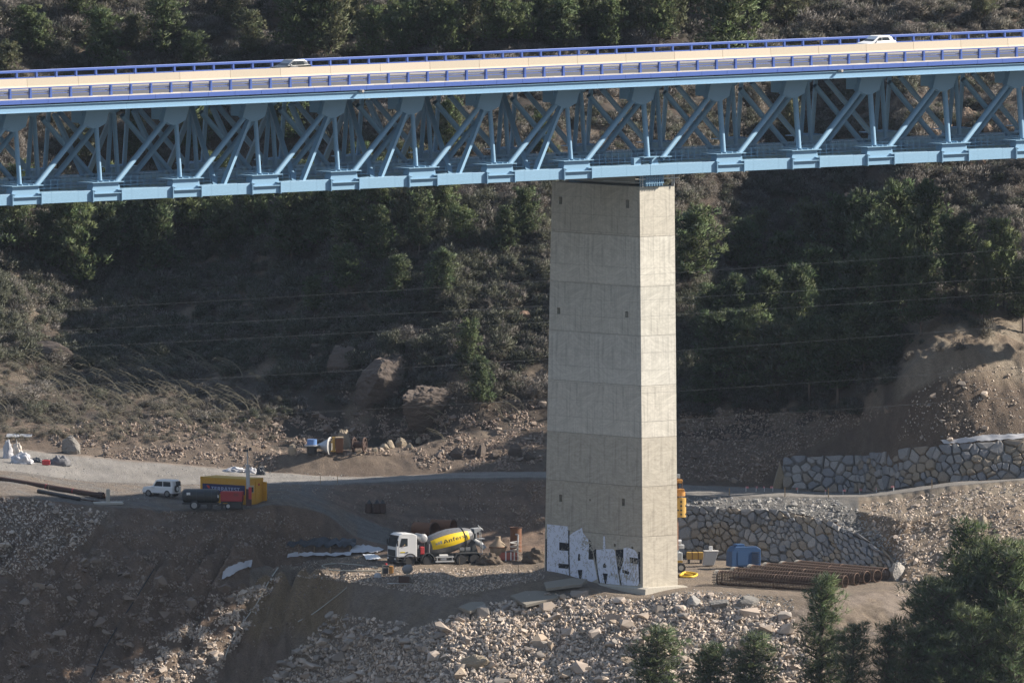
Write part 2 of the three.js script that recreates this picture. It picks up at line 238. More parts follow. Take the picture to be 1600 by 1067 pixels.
{ // deck
  const deck = obj('deck', [put(bx(sl, 0.32, UF - UN), sm, (UN + UF) / 2, 9.95)], slabM, bridge);
  obj('asphalt', put(bx(sl, 0.06, UW - UN - 1.6), sm, (UN + UW) / 2 + 0.3, 10.145), M('asphalt', [0.085, 0.085, 0.09], 0.9), deck);
  obj('asphalt', put(bx(sl, 0.06, UF - UW - 1.6), sm, (UF + UW) / 2, 10.145), M('asphalt', [0.085, 0.085, 0.09], 0.9), deck);
  for (const u of [UN + 2.1, UW - 1.6, UW + 1.9, UF - 1.6]) obj('edge_line', put(bx(sl, 0.008, 0.18), sm, u, 10.18), M('road_paint', [0.75, 0.75, 0.72], 0.7), deck);
  for (const uu of [4.6, 8.3]) for (let s = s0 + 2; s < s1; s += 9) obj('lane_dash', put(bx(3.6, 0.008, 0.15), s, uu, 10.18), M('road_paint', [0.75, 0.75, 0.72], 0.7), deck);
  const kerb = obj('kerb', put(bx(0.1, 0.1, 0.1), s0, UN + 0.3, 10.1), slabM, bridge);
  const kg = bx(1.26, 0.3, 0.62), kms = [0, 1, 2].map((i) => M('kerb_' + i, [[0.55, 0.5, 0.43], [0.5, 0.46, 0.4], [0.6, 0.56, 0.49]][i], 0.9));
  for (let s = s0, i = 0; s < s1; s += 1.28, i++) { const o = obj('kerb_block', kg, kms[Math.floor(R0() * 3)], kerb); o.applyMatrix4(frame(s, UN + 0.33, 10.17)); }
  for (let k = K0; k < K1; k++) for (let q = 0; q < 3; q++) { // blue kerb plates, light fascia beam
    const o = obj('fascia_plate', put(bx(PL / 3 - 0.02, 0.42, 0.07, 0, 0, 0, 0.015), k * PL + (q + 0.5) * PL / 3, UN - 0.04, 10.02), railM, bridge);
  }
  for (let k = K0; k < K1; k++) obj('edge_beam', [put(bx(PL - 0.015, 0.62, 0.25), (k + 0.5) * PL, UN + 0.35, 9.32), put(bx(PL - 0.015, 0.06, 0.55), (k + 0.5) * PL, UN + 0.3, 9.0), put(bx(PL - 0.015, 0.05, 0.45), (k + 0.5) * PL, UN + 0.28, 9.64)], edgeM, bridge);
  obj('edge_beam', put(bx(sl, 0.7, 0.3), sm, UF - 0.4, 9.35), edgeM, bridge);
  for (let k = K0; k < K1; k++) for (const h of [0, 0.5]) obj('cross_beam', [put(bx(0.04, 0.8, UF - UN - 2), (k + h) * PL, (UN + UF) / 2, 9.35), put(bx(0.45, 0.05, UF - UN - 2), (k + h) * PL, (UN + UF) / 2, 8.95)], darkM, bridge);
  // near railing
  const rl = obj('railing', [put(bx(sl, 0.1, 0.16), sm, UN + 0.35, 11.3), put(bx(sl, 0.05, 0.05), sm, UN + 0.4, 10.95), put(bx(sl, 0.07, 0.06), sm, UN + 0.42, 10.72)], railM, bridge);
  const pg = prism([[-0.1, 0], [0.16, 0], [0.1, 1], [-0.08, 1]], 0.24), sg = bx(0.5, 0.06, 0.08);
  for (let s = s0 + 0.6; s < s1; s += PL / 4) { const o = obj('post', pg, railM, rl); o.applyMatrix4(frame(s, UN + 0.35, 10.3)); const b = obj('bracket', sg, M('rail_bracket', [0.05, 0.05, 0.08], 0.6), rl); b.applyMatrix4(frame(s - 0.32, UN + 0.45, 10.86)); }
  // median wall
  const wp = [[-0.3, 0], [0.3, 0], [0.3, 0.08], [0.13, 0.32], [0.09, 1.02], [-0.09, 1.02], [-0.13, 0.32], [-0.3, 0.08]];
  const wg = prism(wp, 6.36, 'z', 0.012).rotateY(Math.PI / 2), wt = tex(256, 128, (u, v) => { const q = 0.93 + 0.05 * tileN(u, v, 3) + 0.03 * tileN(u, v * 0.1, 22, 6) + 0.02 * tileN(u, v, 40, 2); return [q, q * 0.99, q * 0.97]; });
  const wms = [0, 1, 2].map((i) => M('barrier_concrete_' + i, [[0.58, 0.51, 0.42], [0.55, 0.49, 0.405], [0.61, 0.54, 0.45]][i], 0.9, { p: { map: wt } }));
  const wall = obj('median_barrier', put(bx(sl, 0.9, 0.1), sm, UW, 10.6), wms[0], bridge);
  for (let s = s0 + 2.6, i = 0; s < s1; s += 6.385, i++) { const o = obj('barrier_panel', wg, wms[Math.floor(R0() * 3)], wall); o.applyMatrix4(frame(s, UW, 10.15)); }
  // far railing
  const fr = obj('far_railing', [put(bx(sl, 0.27, 0.2, 0, 0, 0, 0.05), sm, UF - 0.3, 11.24), put(bx(sl, 0.12, 0.14), sm, UF - 0.3, 10.62)], railM, bridge);
  for (let s = s0 + 0.9; s < s1; s += PL / 4) { const o = obj('post', pg, railM, fr); o.applyMatrix4(frame(s, UF - 0.3, 10.12)); }
  for (const [s, y] of [[-40.6, 9.72], [21.5, 9.72]]) obj('drain_spout', put(cy(0.14, 0.14, 0.5, 0, 0, 0, 'z', 10), s, UN - 0.2, y), slabM, bridge);
}
{ // trusses: near chord, two inner chords, far chord
  const planes = [{ u: 0.4, ut: 1.05, dir: 1 }, { u: 9.7, ut: 10.3, dir: 1 }, { u: 11.3, ut: 10.6, dir: -1 }, { u: 20.7, ut: 20.05, dir: -1 }];
  const gus = prism([[-1.36, 0.25], [1.45, 0.25], [0.99, -1.03], [0.05, -1.42], [-0.65, -1.45], [-1.77, -1.03]], 0.7, 'z', 0.03);
  const boxF = prism([[-1.75, 0.0], [1.75, 0.0], [1.75, 0.95], [1.55, 1.75], [-1.55, 1.75], [-1.75, 0.95]], 0.9, 'z', 0.02);
  const capG = bx(3.9, 0.07, 2.2), ribG = bx(0.08, 1.15, 2.3), rib2 = bx(3.3, 0.07, 0.28), slotG = bx(0.1, 0.16, 1.9), sideG = bx(0.06, 0.75, 0.8), legPl = prism([[-0.7, 0], [0.7, 0], [0.15, 0.9], [-0.4, 0.9]], 0.05, 'z');
  planes.forEach(({ u, ut, dir }, pi) => {
    for (let k = K0; k <= K1; k++) {
      const s = k * PL;
      if (k < K1) { const c = obj('bottom_chord', put(bx(PL - 0.02, 1.06, 0.9, 0, 0, 0, 0.03), s + PL / 2, u, 0.53), edgeM, bridge); if (pi === 0) for (const q of [0.33, 0.66]) obj('weld_seam', put(bx(0.02, 1.07, 0.91), s + PL * q + 0.3, u, 0.53), blueM, c); }
      if (!(pi === 0 && k === 0)) { // node box
        const o = obj('node_box', boxF, edgeM, bridge); o.applyMatrix4(frame(s + 0.35 * dir, u - 0.06, 0.02));
        if (pi < 2 || pi === 3) {
          const cap = obj('cap_plate', capG, edgeM, o); cap.position.set(0, 1.78, -0.35);
          for (const q of [-1.78, 1.78]) { const r = obj('end_rib', ribG, edgeM, o); r.position.set(q, 0.5, -0.45); }
          const h = obj('flange', rib2, edgeM, o); h.position.set(0, 0.72, 0.58);
          for (const q of [-1.5, 1.5]) { const r = obj('lug', bx(0.45, 0.07, 0.3), edgeM, o); r.position.set(q, 1.02, 0.58); }
          for (const q of [-1.1, -0.5, 0.3, 0.9]) { const r = obj('slot_plate', slotG, blueM, o); r.position.set(q, 1.86, -0.4); }
        }
      } else { const o = obj('node_plate', [put(bx(1.9, 0.07, 1.4), s - 0.1, u, 1.8), put(bx(1.5, 0.07, 1.3), s + 1.9, u, 1.78), put(bx(0.9, 1.7, 0.5), s - 1.5, u, 0.9), put(legPl.clone().scale(1, 1.9, 8), s + 0.9, u, 0.1)], edgeM, bridge); }
      const A = B(s, u, 1.75), T = B(s, ut, 8.0), r = 0.27;
      obj('vertical_post', rod(A, T, pi === 0 && k >= 0 ? r : 0.225, 14), blueM, bridge);
      const inn = pi === 0 ? 1 : 0.5, g = obj('gusset_plate', gus.clone().scale(dir * inn, inn, inn), blueM, bridge); g.applyMatrix4(frame(s, ut, 8.4));
      if (pi === 0) obj('gusset_stub', (g.updateMatrix(), put(bx(1.0, 1.1, 1.6), s - 1.1 * dir, ut + (pi < 2 ? 1 : -1) * 0.9, 8.0).applyMatrix4(g.matrix.clone().invert())), blueM, g);
      const k2 = k + dir; if (k2 >= K0 && k2 <= K1) obj('diagonal', rod(B(s + 1.75 * dir, u, 1.5), B(k2 * PL - 1.3 * dir, ut, 7.4), r, 14), blueM, bridge);
    }
    for (let k = K0; k < K1; k++) obj('top_beam', put(bx(PL - 0.02, 0.6, 0.8), (k + 0.5) * PL, ut, 9.1), darkM, bridge);
  });
  for (const k of [-7, -6, -5, -4, -3, -2, 10]) if (k < 5 && k > -7) { // extra V struts
    const sm2 = (k + 0.5) * PL;
    obj('strut', bar(B(sm2 + 0.35, 0.4, 0.85), B((k + 1) * PL - 0.75, 1.0, 7.2), 0.5, 0.34), blueM, bridge);
    obj('strut', bar(B(sm2 - 0.25, 0.7, 0.85), B((k + 1) * PL - 0.3, 10.2, 8.0), 0.46, 0.34), blueM, bridge);
    obj('strut', bar(B(sm2, 20.7, 0.85), B(k * PL + 0.75, 20.1, 7.2), 0.5, 0.34), blueM, bridge);
    obj('strut', bar(B(sm2, 20.4, 0.85), B(k * PL + 0.3, 10.6, 8.0), 0.46, 0.34), blueM, bridge);
    const pl = obj('foot_plate', put(bx(0.5, 0.05, 0.5), sm2 + 0.02, 0.25, 1.08), edgeM, bridge);
  }
  for (let k = K0; k < K1; k++) { // bottom walkway
    const w = obj('walkway', [put(bx(PL - 0.02, 0.08, 1.3), (k + 0.5) * PL, 2.2, 0.95), put(bx(PL, 0.08, 1.3), (k + 0.5) * PL, 8.2, 0.95)], darkM, bridge);
    const gs = []; for (const u of [2.8, 7.6, 8.8]) { for (let q = 0; q < 12; q++) gs.push(put(bx(0.05, 1.1, 0.05), k * PL + q * PL / 12, u, 1.5)); for (const y of [1.25, 1.6, 2.05]) gs.push(put(bx(PL, 0.045, 0.045), (k + 0.5) * PL, u, y)); }
    obj('walkway_rail', gs, blueM, w);
    obj('cross_girder', put(bx(0.5, 0.7, 20), k * PL, 10.5, 0.4), blueM, bridge);
  }
}
// ------------------------------------------------------------ pier
const pB = (s, u, y) => V(base0.x + s * cT - u * sT, base0.y + y, base0.z - s * sT - u * cT);
const pAxis = (s, u, y) => bAxis.clone().setPosition(pB(s, u, y));
const PH = P(1000, 292, -0.4).y - base0.y, PN = 4.55;
const uN = (y) => 0.52 * y / PH, uF = (y) => 14.75 - 1.15 * y / PH;
const concT = (seed, boards) => tex(512, 512, (u, v) => {
  let q = 0.93 + 0.04 * tileN(u, v, 2, seed) + 0.03 * tileN(u, v, 7, seed) + 0.025 * tileN(u, v, 30, seed);
  if (boards) { q += (0.03 * n2(u * 120, 7.3) + 0.03 * n2(u * 38, 3.1)) * (0.6 + 0.5 * n2(u * 5, v * 1.6 + seed)); const h = (v * 3) % 1; if (h < 0.02) q -= 0.12; const hd = (u * 9 + 0.5) % 1, hv = (v * 3 + 0.12) % 1; if (Math.abs(hd - 0.5) < 0.03 && hv < 0.016) q -= 0.25; const sm = (u * 3) % 1; if (sm < 0.008) q -= 0.05; }
  else { q += 0.03 * n2(u * 3, v * 40 + seed) + 0.015 * n2(u * 5, v * 110); }
  const st = n2(u * 14 + seed * 3, v * 0.6); if (st > 0.3) q -= (st - 0.3) * 0.14; q -= 0.03 * tileN(u, v, 0.6, seed + 30); return [q, q * 0.992, q * 0.965];
});
const cT1 = concT(3, true), cT2 = concT(8, false), cT3 = concT(14, true);
const pier = thing('bridge_pier', 'tall tapered board-marked concrete pier with graffiti at its foot', 'pier');
const lifts = [0, 5.4, 10.3, 15.1, 20.2, 25.1, 29.9, 34.8, PH];
const liftG = (y0, y1) => { // a tapered block, uv in metres
  const c = [[0, uN(y0), y0], [PN, uN(y0), y0], [PN, uF(y0), y0], [0, uF(y0), y0], [0, uN(y1), y1], [PN, uN(y1), y1], [PN, uF(y1), y1], [0, uF(y1), y1]].map((a) => pB(...a));
  const f = [[0, 1, 5, 4], [1, 2, 6, 5], [2, 3, 7, 6], [3, 0, 4, 7], [4, 5, 6, 7], [3, 2, 1, 0]], pos = [], uv = [];
  f.forEach((q, fi) => { const w = fi % 2 === 0 ? PN : uF(y0) - uN(y0); const U = fi > 3 ? [[0, 0], [1, 0], [1, 1], [0, 1]] : [[0, y0], [w, y0], [w, y1], [0, y1]]; for (const i of [0, 1, 2, 0, 2, 3]) { pos.push(...c[q[i]].toArray()); uv.push(U[i][0] / 7 + y0 * 0.13 + fi * 0.21, U[i][1] / 5); } });
  const g = new THREE.BufferGeometry(); g.setAttribute('position', new THREE.Float32BufferAttribute(pos, 3)); g.setAttribute('uv', new THREE.Float32BufferAttribute(uv, 2)); g.computeVertexNormals(); return g;
};
{
  obj('core', put2(bx(PN - 2.6, PH - 0.3, 12.4), PN / 2, 7.2, PH / 2), M('core_concrete', [0.18, 0.175, 0.165], 0.95), pier);
  const ev = new Evaluator(); ev.attributes = ['position', 'normal', 'uv'];
  const tint = [[0.48, 0.445, 0.39], [0.455, 0.42, 0.365], [0.485, 0.455, 0.405], [0.59, 0.57, 0.53], [0.6, 0.59, 0.56], [0.58, 0.57, 0.535], [0.62, 0.605, 0.565], [0.55, 0.525, 0.475]];
  const holes = [[12.3, 37.9, 0.5, 0.75], [2.35, 37.95, 0.5, 0.8], [12.6, 27.0, 0.5, 0.62], [2.45, 27.1, 0.5, 0.62], [12.3, 8.55, 0.45, 0.72], [2.95, 8.65, 0.45, 0.72], [7.9, 8.6, 0.2, 0.18], [4.2, 4.35, 0.3, 0.3], [1.6, 4.2, 0.3, 0.3]];
  for (let i = 0; i < lifts.length - 1; i++) {
    const y0 = lifts[i] + (i ? 0.014 : 0), y1 = lifts[i + 1] - 0.014, m = new THREE.MeshStandardMaterial({ roughness: 0.92, map: i < 3 ? cT2 : i % 2 ? cT1 : cT3 }); m.color.setRGB(...tint[i]);
    let g = liftG(y0, y1);
    for (const [u, y, w, h] of holes) if (y > y0 && y < y1) { const a = new Brush(g), b = new Brush(new THREE.BoxGeometry(2.4, h, w)); b.geometry.applyMatrix4(pAxis(0, u, y)); a.updateMatrixWorld(); b.updateMatrixWorld(); const r = ev.evaluate(a, b, SUBTRACTION); g = prep(r.geometry); g.clearGroups?.(); }
    obj('concrete_lift', [g], m, pier);
  }
  const fm = new THREE.MeshStandardMaterial({ roughness: 0.95, map: cT2 }); fm.color.setRGB(0.52, 0.49, 0.44);
  obj('footing', [put2(prism([[-0.6, -1.6], [5.2, -1.6], [5.0, 0.3], [4.6, 0.42], [0, 0.42], [-0.45, 0.3]], 16.2, 'z', 0.04), 0, 7.2, 0)], fm, pier);
  for (const u of [1.3, 11.8]) obj('bearing', put2(bx(1.7, 1.0, 1.2), 2.0, u, PH + 0.5), darkM, pier);
  obj('crosshead_beam', put2(bx(2.6, 0.9, 20), 2.2, 12.2, PH + 0.62), slabM, pier);
  // inspection cage in front of the pier head
  const cage = []; for (let i = 0; i <= 8; i++) cage.push(put2(bx(0.06, 1.7, 0.06), 0.55 + i * 0.27, 0.1, PH + 1.15)); for (const y of [0.32, 0.9, 1.45, 2.0]) cage.push(put2(bx(2.4, 0.06, 0.06), 1.6, 0.1, PH + y)); for (const y of [1.2, 1.6, 2.05]) cage.push(put2(bx(4.2, 0.06, 0.06), 1.7, 0.02, PH + y));
  obj('inspection_cage', cage, blueM, pier);
  const bb = obj('bearing_box', put2(bx(2.3, 1.15, 0.4), 1.6, 0.45, PH + 0.62), blueM, pier); for (let i = 0; i < 7; i++) obj('stiffener', put2(bx(0.07, 1.15, 0.16), 0.6 + i * 0.33, 0.18, PH + 0.62), blueM, bb);
  const sc = []; for (const s of [0.2, 4.3]) for (const u of [0.0, 0.3]) sc.push(rod(pB(s, u + 0.3, PH - 0.05), pB(s, u + 0.3, PH + 1.9), 0.05, 6)); for (const y of [0.75, 1.55]) sc.push(rod(pB(-0.5, 0.2, PH + y), pB(4.9, 0.2, PH + y), 0.05, 6)); sc.push(rod(pB(0.1, 0.3, PH + 0.4), pB(0.1, 6, PH + 0.4), 0.04, 6));
  obj('scaffold_rail', sc, M('scaffold_steel', [0.62, 0.63, 0.63], 0.4, { metal: 0.3 }), pier);
  for (const s of [-0.2, 4.0]) { const g = tor(0.42, 0.07, 0, 0, 0, 14, 6); obj('cage_hoop', put2(g.rotateY(0.2), s + 0.2, 0.2, PH + 1.75), blueM, pier); }
}
function put2(g, s, u, y) { return g.applyMatrix4(pAxis(s, u, y)); }
{ // graffiti on the shaded face
  const W = 1024, H = 512, L = {};
  const letters = (c, fill, f2) => {
    const poly = (a) => { c.beginPath(); a.forEach((p, i) => i ? c.lineTo(p[0], p[1]) : c.moveTo(p[0], p[1])); c.closePath(); c.fill(); };
    c.fillStyle = fill; // white bodies
    poly([[18, 25], [245, 30], [248, 200], [245, 335], [265, 500], [15, 505]]);
    poly([[258, 110], [300, 80], [395, 30], [405, 75], [460, 130], [475, 200], [462, 300], [520, 305], [560, 470], [490, 505], [380, 495], [270, 505], [262, 340]]);
    poly([[545, 215], [620, 205], [625, 90], [640, 90], [648, 200], [730, 195], [750, 215], [800, 505], [690, 505], [580, 500]]);
    poly([[840, 180], [880, 170], [955, 185], [990, 215], [1000, 280], [1010, 470], [990, 500], [820, 505], [800, 400], [830, 320]]);
    c.fillStyle = f2; // black shadows and gaps
    poly([[150, 175], [255, 178], [255, 245], [150, 245]]); poly([[142, 362], [250, 362], [250, 402], [142, 402]]);
    poly([[247, 60], [260, 66], [260, 300], [272, 505], [262, 505], [246, 330]]);
    poly([[355, 265], [372, 262], [375, 320], [350, 325]]); poly([[348, 405], [400, 400], [385, 505], [372, 505]]);
    poly([[470, 130], [500, 150], [520, 300], [468, 305]]); poly([[515, 225], [548, 205], [548, 330], [590, 505], [575, 505], [540, 330]]);
    poly([[625, 335], [645, 322], [655, 365], [620, 365]]); poly([[618, 415], [672, 415], [655, 505], [640, 505]]);
    poly([[755, 200], [840, 190], [838, 300], [800, 400], [822, 505], [808, 505], [770, 330]]);
    poly([[910, 255], [995, 258], [995, 310], [905, 305]]); poly([[828, 368], [900, 380], [896, 410], [830, 395]]);
    poly([[994, 200], [1020, 200], [1022, 480], [1008, 480]]); poly([[0, 160], [18, 150], [14, 505], [2, 505]]);
  };
  const worn = (c, a, seed) => { for (let i = 0; i < 5200; i++) { const x = R0() * W, y = R0() * H; if (fbm(x / 60 + seed, y / 90, 3) > 0.0) { c.fillStyle = a; const w = 1 + R0() * 3; c.fillRect(x, y, w, 2 + R0() * 11); } } };
  const map = canvasTex(W, H, (c) => { c.fillStyle = '#c4c8d4'; c.fillRect(0, 0, W, H); letters(c, '#d4d8e4', '#14151d'); });
  const alpha = canvasTex(W, H, (c) => { c.fillStyle = '#000'; c.fillRect(0, 0, W, H); letters(c, '#fff', '#fff'); c.globalAlpha = 1; worn(c, '#000', 4); c.fillStyle = '#000'; for (let i = 0; i < 90; i++) c.fillRect(380 + R0() * 150, 110 + R0() * 120, 4 + R0() * 18, 3 + R0() * 10); for (let i = 0; i < 160; i++) { c.fillRect(700 + R0() * 280, 250 + R0() * 200, 2 + R0() * 6, 8 + R0() * 30); } }, false);
  const g = new THREE.PlaneGeometry(14.2, 5.75).rotateY(-Math.PI / 2);
  obj('graffiti', [put2(g, -0.012, 7.45, 3.3)], new THREE.MeshStandardMaterial({ map, alphaMap: alpha, transparent: true, roughness: 0.85, side: THREE.DoubleSide }), pier);
}
// ------------------------------------------------------------ stones
function rockG(seed, n = 13, sx = 1, sy = 0.75, sz = 1) {      // an angular stone about 1 m across
  const r = rng(seed), pts = [];
  for (let i = 0; i < n; i++) { const a = r() * 6.283, c = r() * 2 - 1, s = Math.sqrt(1 - c * c), q = 0.42 + 0.1 * r(); pts.push(V(Math.cos(a) * s * q * sx, c * q * sy, Math.sin(a) * s * q * sz)); }
  return prep(new ConvexGeometry(pts));
}
const rocks = []; for (let i = 0; i < 10; i++) rocks.push(rockG(300 + i, 11 + i % 5, 0.9 + 0.5 * R0(), 0.6 + 0.3 * R0(), 0.9 + 0.3 * R0()));
const stoneT = tex(256, 256, (u, v) => { const q = 0.92 + 0.06 * tileN(u, v, 4) + 0.09 * tileN(u, v, 16, 2) + 0.07 * tileN(u, v, 44, 7); return [q, q, q]; });
const SC = { rub: [[0.52, 0.43, 0.355], [0.43, 0.36, 0.3], [0.6, 0.505, 0.42], [0.33, 0.29, 0.255], [0.47, 0.375, 0.285], [0.4, 0.355, 0.31]], brown: [[0.25, 0.19, 0.15], [0.28, 0.22, 0.175], [0.35, 0.285, 0.23], [0.21, 0.16, 0.13], [0.24, 0.18, 0.14]], wall: [[0.225, 0.226, 0.235], [0.27, 0.265, 0.26], [0.2, 0.203, 0.21], [0.32, 0.305, 0.29], [0.26, 0.222, 0.18], [0.29, 0.245, 0.19]], pale: [[0.36, 0.345, 0.325], [0.3, 0.295, 0.28], [0.4, 0.38, 0.35], [0.23, 0.23, 0.235]] };
const SM = {}; for (const k in SC) SM[k] = SC[k].map((c, i) => M('stone_' + k + i, c, 0.95, { p: { map: stoneT } }));
const instM = (name) => M(name, [1, 1, 1], 0.95);
function stuffStones(name, label, spots, pal, parent) {         // spots: [point, size]
  const per = rocks.map(() => []); spots.forEach((s, i) => per[i % rocks.length].push(s)); const q = new THREE.Quaternion(), e = new THREE.Euler(), c = new THREE.Color();
  // one instanced mesh: a small pile geometry would repeat, so several shapes are chosen by turning and stretching one stone
  const m = new THREE.InstancedMesh(rocks[2], instM('loose_stone'), spots.length); m.name = parent ? name : numbered(name);
  spots.forEach(([p, s], i) => { q.setFromEuler(e.set(R0() * 6.3, R0() * 6.3, R0() * 6.3)); m.setMatrixAt(i, new THREE.Matrix4().compose(p, q, V(s * (0.7 + 0.7 * R0()), s * (0.6 + 0.6 * R0()), s * (0.7 + 0.7 * R0())))); const k = pal[Math.floor(R0() * pal.length)], b = 0.8 + 0.35 * R0(); m.setColorAt(i, c.setRGB(k[0] * b, k[1] * b, k[2] * b)); });
  m.userData = { kind: 'stuff' }; if (!parent) Object.assign(m.userData, { label, category: 'stones' }); (parent || scene).add(m); return m;
}
const inPoly = (x, y, p) => { let c = false; for (let i = 0, j = p.length - 1; i < p.length; j = i++) if ((p[i][1] > y) !== (p[j][1] > y) && x < (p[j][0] - p[i][0]) * (y - p[i][1]) / (p[j][1] - p[i][1]) + p[i][0]) c = !c; return c; };
function fieldSpots(poly, n, r, dens = () => 1) { const xs = poly.map((p) => p[0]), ys = poly.map((p) => p[1]), x0 = Math.min(...xs), x1 = Math.max(...xs), y0 = Math.min(...ys), y1 = Math.max(...ys), out = []; for (let t = 0; out.length < n && t < n * 30; t++) { const x = lerp(x0, x1, r()), y = lerp(y0, y1, r()); if (inPoly(x, y, poly) && r() < dens(x, y)) out.push([x, y]); } return out; }
function stonePart(parent, px, py, s, mat, sink = 0.15) { const p = G(px, py), o = obj('stone', rocks[Math.floor(R0() * rocks.length)], mat, parent); o.position.set(p.x, p.y + s * (0.25 - sink), p.z); o.rotation.set(R0() * 0.8 - 0.4, R0() * 6.3, R0() * 0.8 - 0.4); o.scale.set(s, s * (0.75 + 0.4 * R0()), s); return o; }
function rubble(name, seed, poly, nBig, sBig, nSmall, sSmall, palName, dens) {
  const r = rng(seed), root = new THREE.Group(); root.name = numbered(name); root.userData = { kind: 'structure' }; scene.add(root);
  for (const [x, y] of fieldSpots(poly, nBig, r, dens)) stonePart(root, x, y, sBig[0] + (sBig[1] - sBig[0]) * r() ** 2.6, SM[palName][Math.floor(r() * SM[palName].length)]);
  const sp = fieldSpots(poly, nSmall, r, dens).map(([x, y]) => { const s = sSmall[0] + (sSmall[1] - sSmall[0]) * r() ** 2, p = G(x, y); p.y += s * 0.1; return [p, s]; });
  stuffStones('small_stones', '', sp, SC[palName], root);
  return root;
}
const clus = (x, y) => clamp(fbm(x / 45, y / 28, 3) * 3 + 0.35, 0.04, 1);
rubble('rubble_slope', 41, [[440, 1075], [640, 985], [760, 945], [860, 928], [1000, 940], [1075, 925], [1220, 945], [1260, 1000], [1300, 1080], [430, 1090]], 260, [0.5, 2.2], 17000, [0.1, 0.55], 'rub');
rubble('shaded_rubble', 42, [[400, 1075], [520, 960], [640, 975], [560, 1020], [470, 1075]], 110, [0.6, 1.8], 900, [0.12, 0.5], 'rub');
rubble('scree_slope', 43, [[130, 1080], [250, 1000], [360, 930], [440, 900], [400, 960], [350, 1040], [330, 1080]], 120, [0.35, 1.1], 3200, [0.1, 0.4], 'rub', clus);
rubble('stony_bank', 44, [[-10, 775], [80, 785], [170, 800], [130, 850], [60, 890], [-10, 900]], 90, [0.3, 0.9], 1800, [0.08, 0.35], 'rub');
rubble('slope_debris', 45, [[-10, 890], [160, 860], [300, 880], [390, 920], [300, 980], [130, 1080], [-10, 1080]], 170, [0.3, 1.6], 6000, [0.08, 0.36], 'brown', clus);
rubble('bank_gravel', 46, [[170, 800], [430, 800], [560, 850], [420, 870], [300, 880], [150, 860]], 60, [0.25, 0.7], 3200, [0.06, 0.26], 'brown', clus);
rubble('gravel_slope', 47, [[60, 690], [140, 655], [420, 640], [640, 650], [850, 640], [850, 735], [660, 738], [640, 712], [450, 712], [420, 742], [300, 726], [150, 715]], 200, [0.3, 1.1], 8000, [0.1, 0.4], 'brown', clus);
rubble('bench_front_stones', 48, [[450, 900], [560, 912], [700, 935], [850, 905], [850, 892], [720, 888]], 50, [0.25, 0.7], 2500, [0.06, 0.28], 'rub');
rubble('stony_mound', 49, [[1345, 790], [1430, 775], [1610, 755], [1610, 960], [1440, 960], [1400, 930], [1420, 890], [1380, 850]], 150, [0.3, 1.0], 5200, [0.08, 0.36], 'rub');
rubble('bank_stones', 50, [[470, 765], [850, 750], [850, 835], [640, 830]], 60, [0.25, 0.6], 3000, [0.06, 0.25], 'brown', clus);
rubble('wall_crest_stones', 51, [[1065, 778], [1300, 780], [1345, 800], [1420, 880], [1395, 895], [1350, 845], [1290, 812], [1230, 802], [1065, 795]], 130, [0.3, 0.9], 1100, [0.12, 0.36], 'pale');
rubble('toe_stones', 52, [[1062, 640], [1200, 640], [1400, 640], [1230, 715], [1190, 755], [1062, 750]], 90, [0.3, 1.0], 4200, [0.08, 0.32], 'brown');
rubble('hill_scree', 53, [[450, 520], [700, 510], [850, 600], [850, 640], [560, 650]], 50, [0.4, 1.2], 900, [0.12, 0.4], 'brown');
rubble('foot_gravel', 54, [[860, 925], [1010, 938], [1075, 920], [1240, 935], [1240, 955], [1000, 960], [850, 940]], 20, [0.2, 0.4], 1800, [0.06, 0.22], 'pale');
rubble('cut_slope_stones', 55, [[1400, 690], [1430, 610], [1500, 565], [1615, 575], [1615, 680], [1470, 690]], 30, [0.3, 1.0], 900, [0.06, 0.25], 'rub');
rubble('mound_clods', 56, [[392, 900], [430, 888], [545, 903], [470, 985], [380, 1060], [330, 1070]], 14, [0.2, 0.5], 700, [0.05, 0.2], 'brown', clus);
rubble('bench_gravel', 57, [[430, 885], [560, 868], [850, 872], [850, 895], [560, 905]], 10, [0.15, 0.3], 1800, [0.05, 0.16], 'rub');
rubble('yard_gravel', 58, [[0, 705], [300, 730], [600, 745], [440, 780], [170, 785], [0, 765]], 8, [0.15, 0.3], 1800, [0.05, 0.16], 'pale');
// rock masses and single boulders
function bigRock(seed, sx, sy, sz, rough = 0.3, cuts = 13) {
  let g = new THREE.IcosahedronGeometry(1, 18); const p = g.attributes.position, r = rng(seed), pl = [];
  for (let i = 0; i < cuts; i++) { const a = r() * 6.28, c = r() * 1.6 - 0.6; pl.push([V(Math.cos(a), c, Math.sin(a)).normalize(), 0.5 + 0.25 * r()]); }
  const v = V(0, 0, 0);
  for (let i = 0; i < p.count; i++) { v.fromBufferAttribute(p, i); let q = 1 + rough * (n3(v.x * 1.3 + seed, v.y * 1.3, v.z * 1.3) * 0.6 + n3(v.x * 3.5, v.y * 3.5 + seed, v.z * 3.5) * 0.25 + n3(v.x * 9, v.y * 9, v.z * 9 + seed) * 0.13); v.multiplyScalar(q); for (const [n, d] of pl) { const e = v.dot(n) - d; if (e > 0) v.addScaledVector(n, -e * 0.85); } const fn = 0.035 * n3(v.x * 3 + seed, v.y * 5, v.z * 3) + 0.012 * n3(v.x * 14, v.y * 14 + seed, v.z * 14); v.multiplyScalar(1 + fn); p.setXYZ(i, v.x * sx, v.y * sy, v.z * sz); }
  g.computeVertexNormals(); return g;
}
function boulder(label, px, py, sx, sy, sz, mat, seed, turn = 0, group) { const o = obj('boulder', bigRock(seed, sx, sy, sz), mat); o.position.copy(G(px, py)).add(V(0, sy * (sy > 1.6 ? 0.08 : 0.5), 0)); o.rotation.y = turn; return tag(o, label, 'boulder', group); }
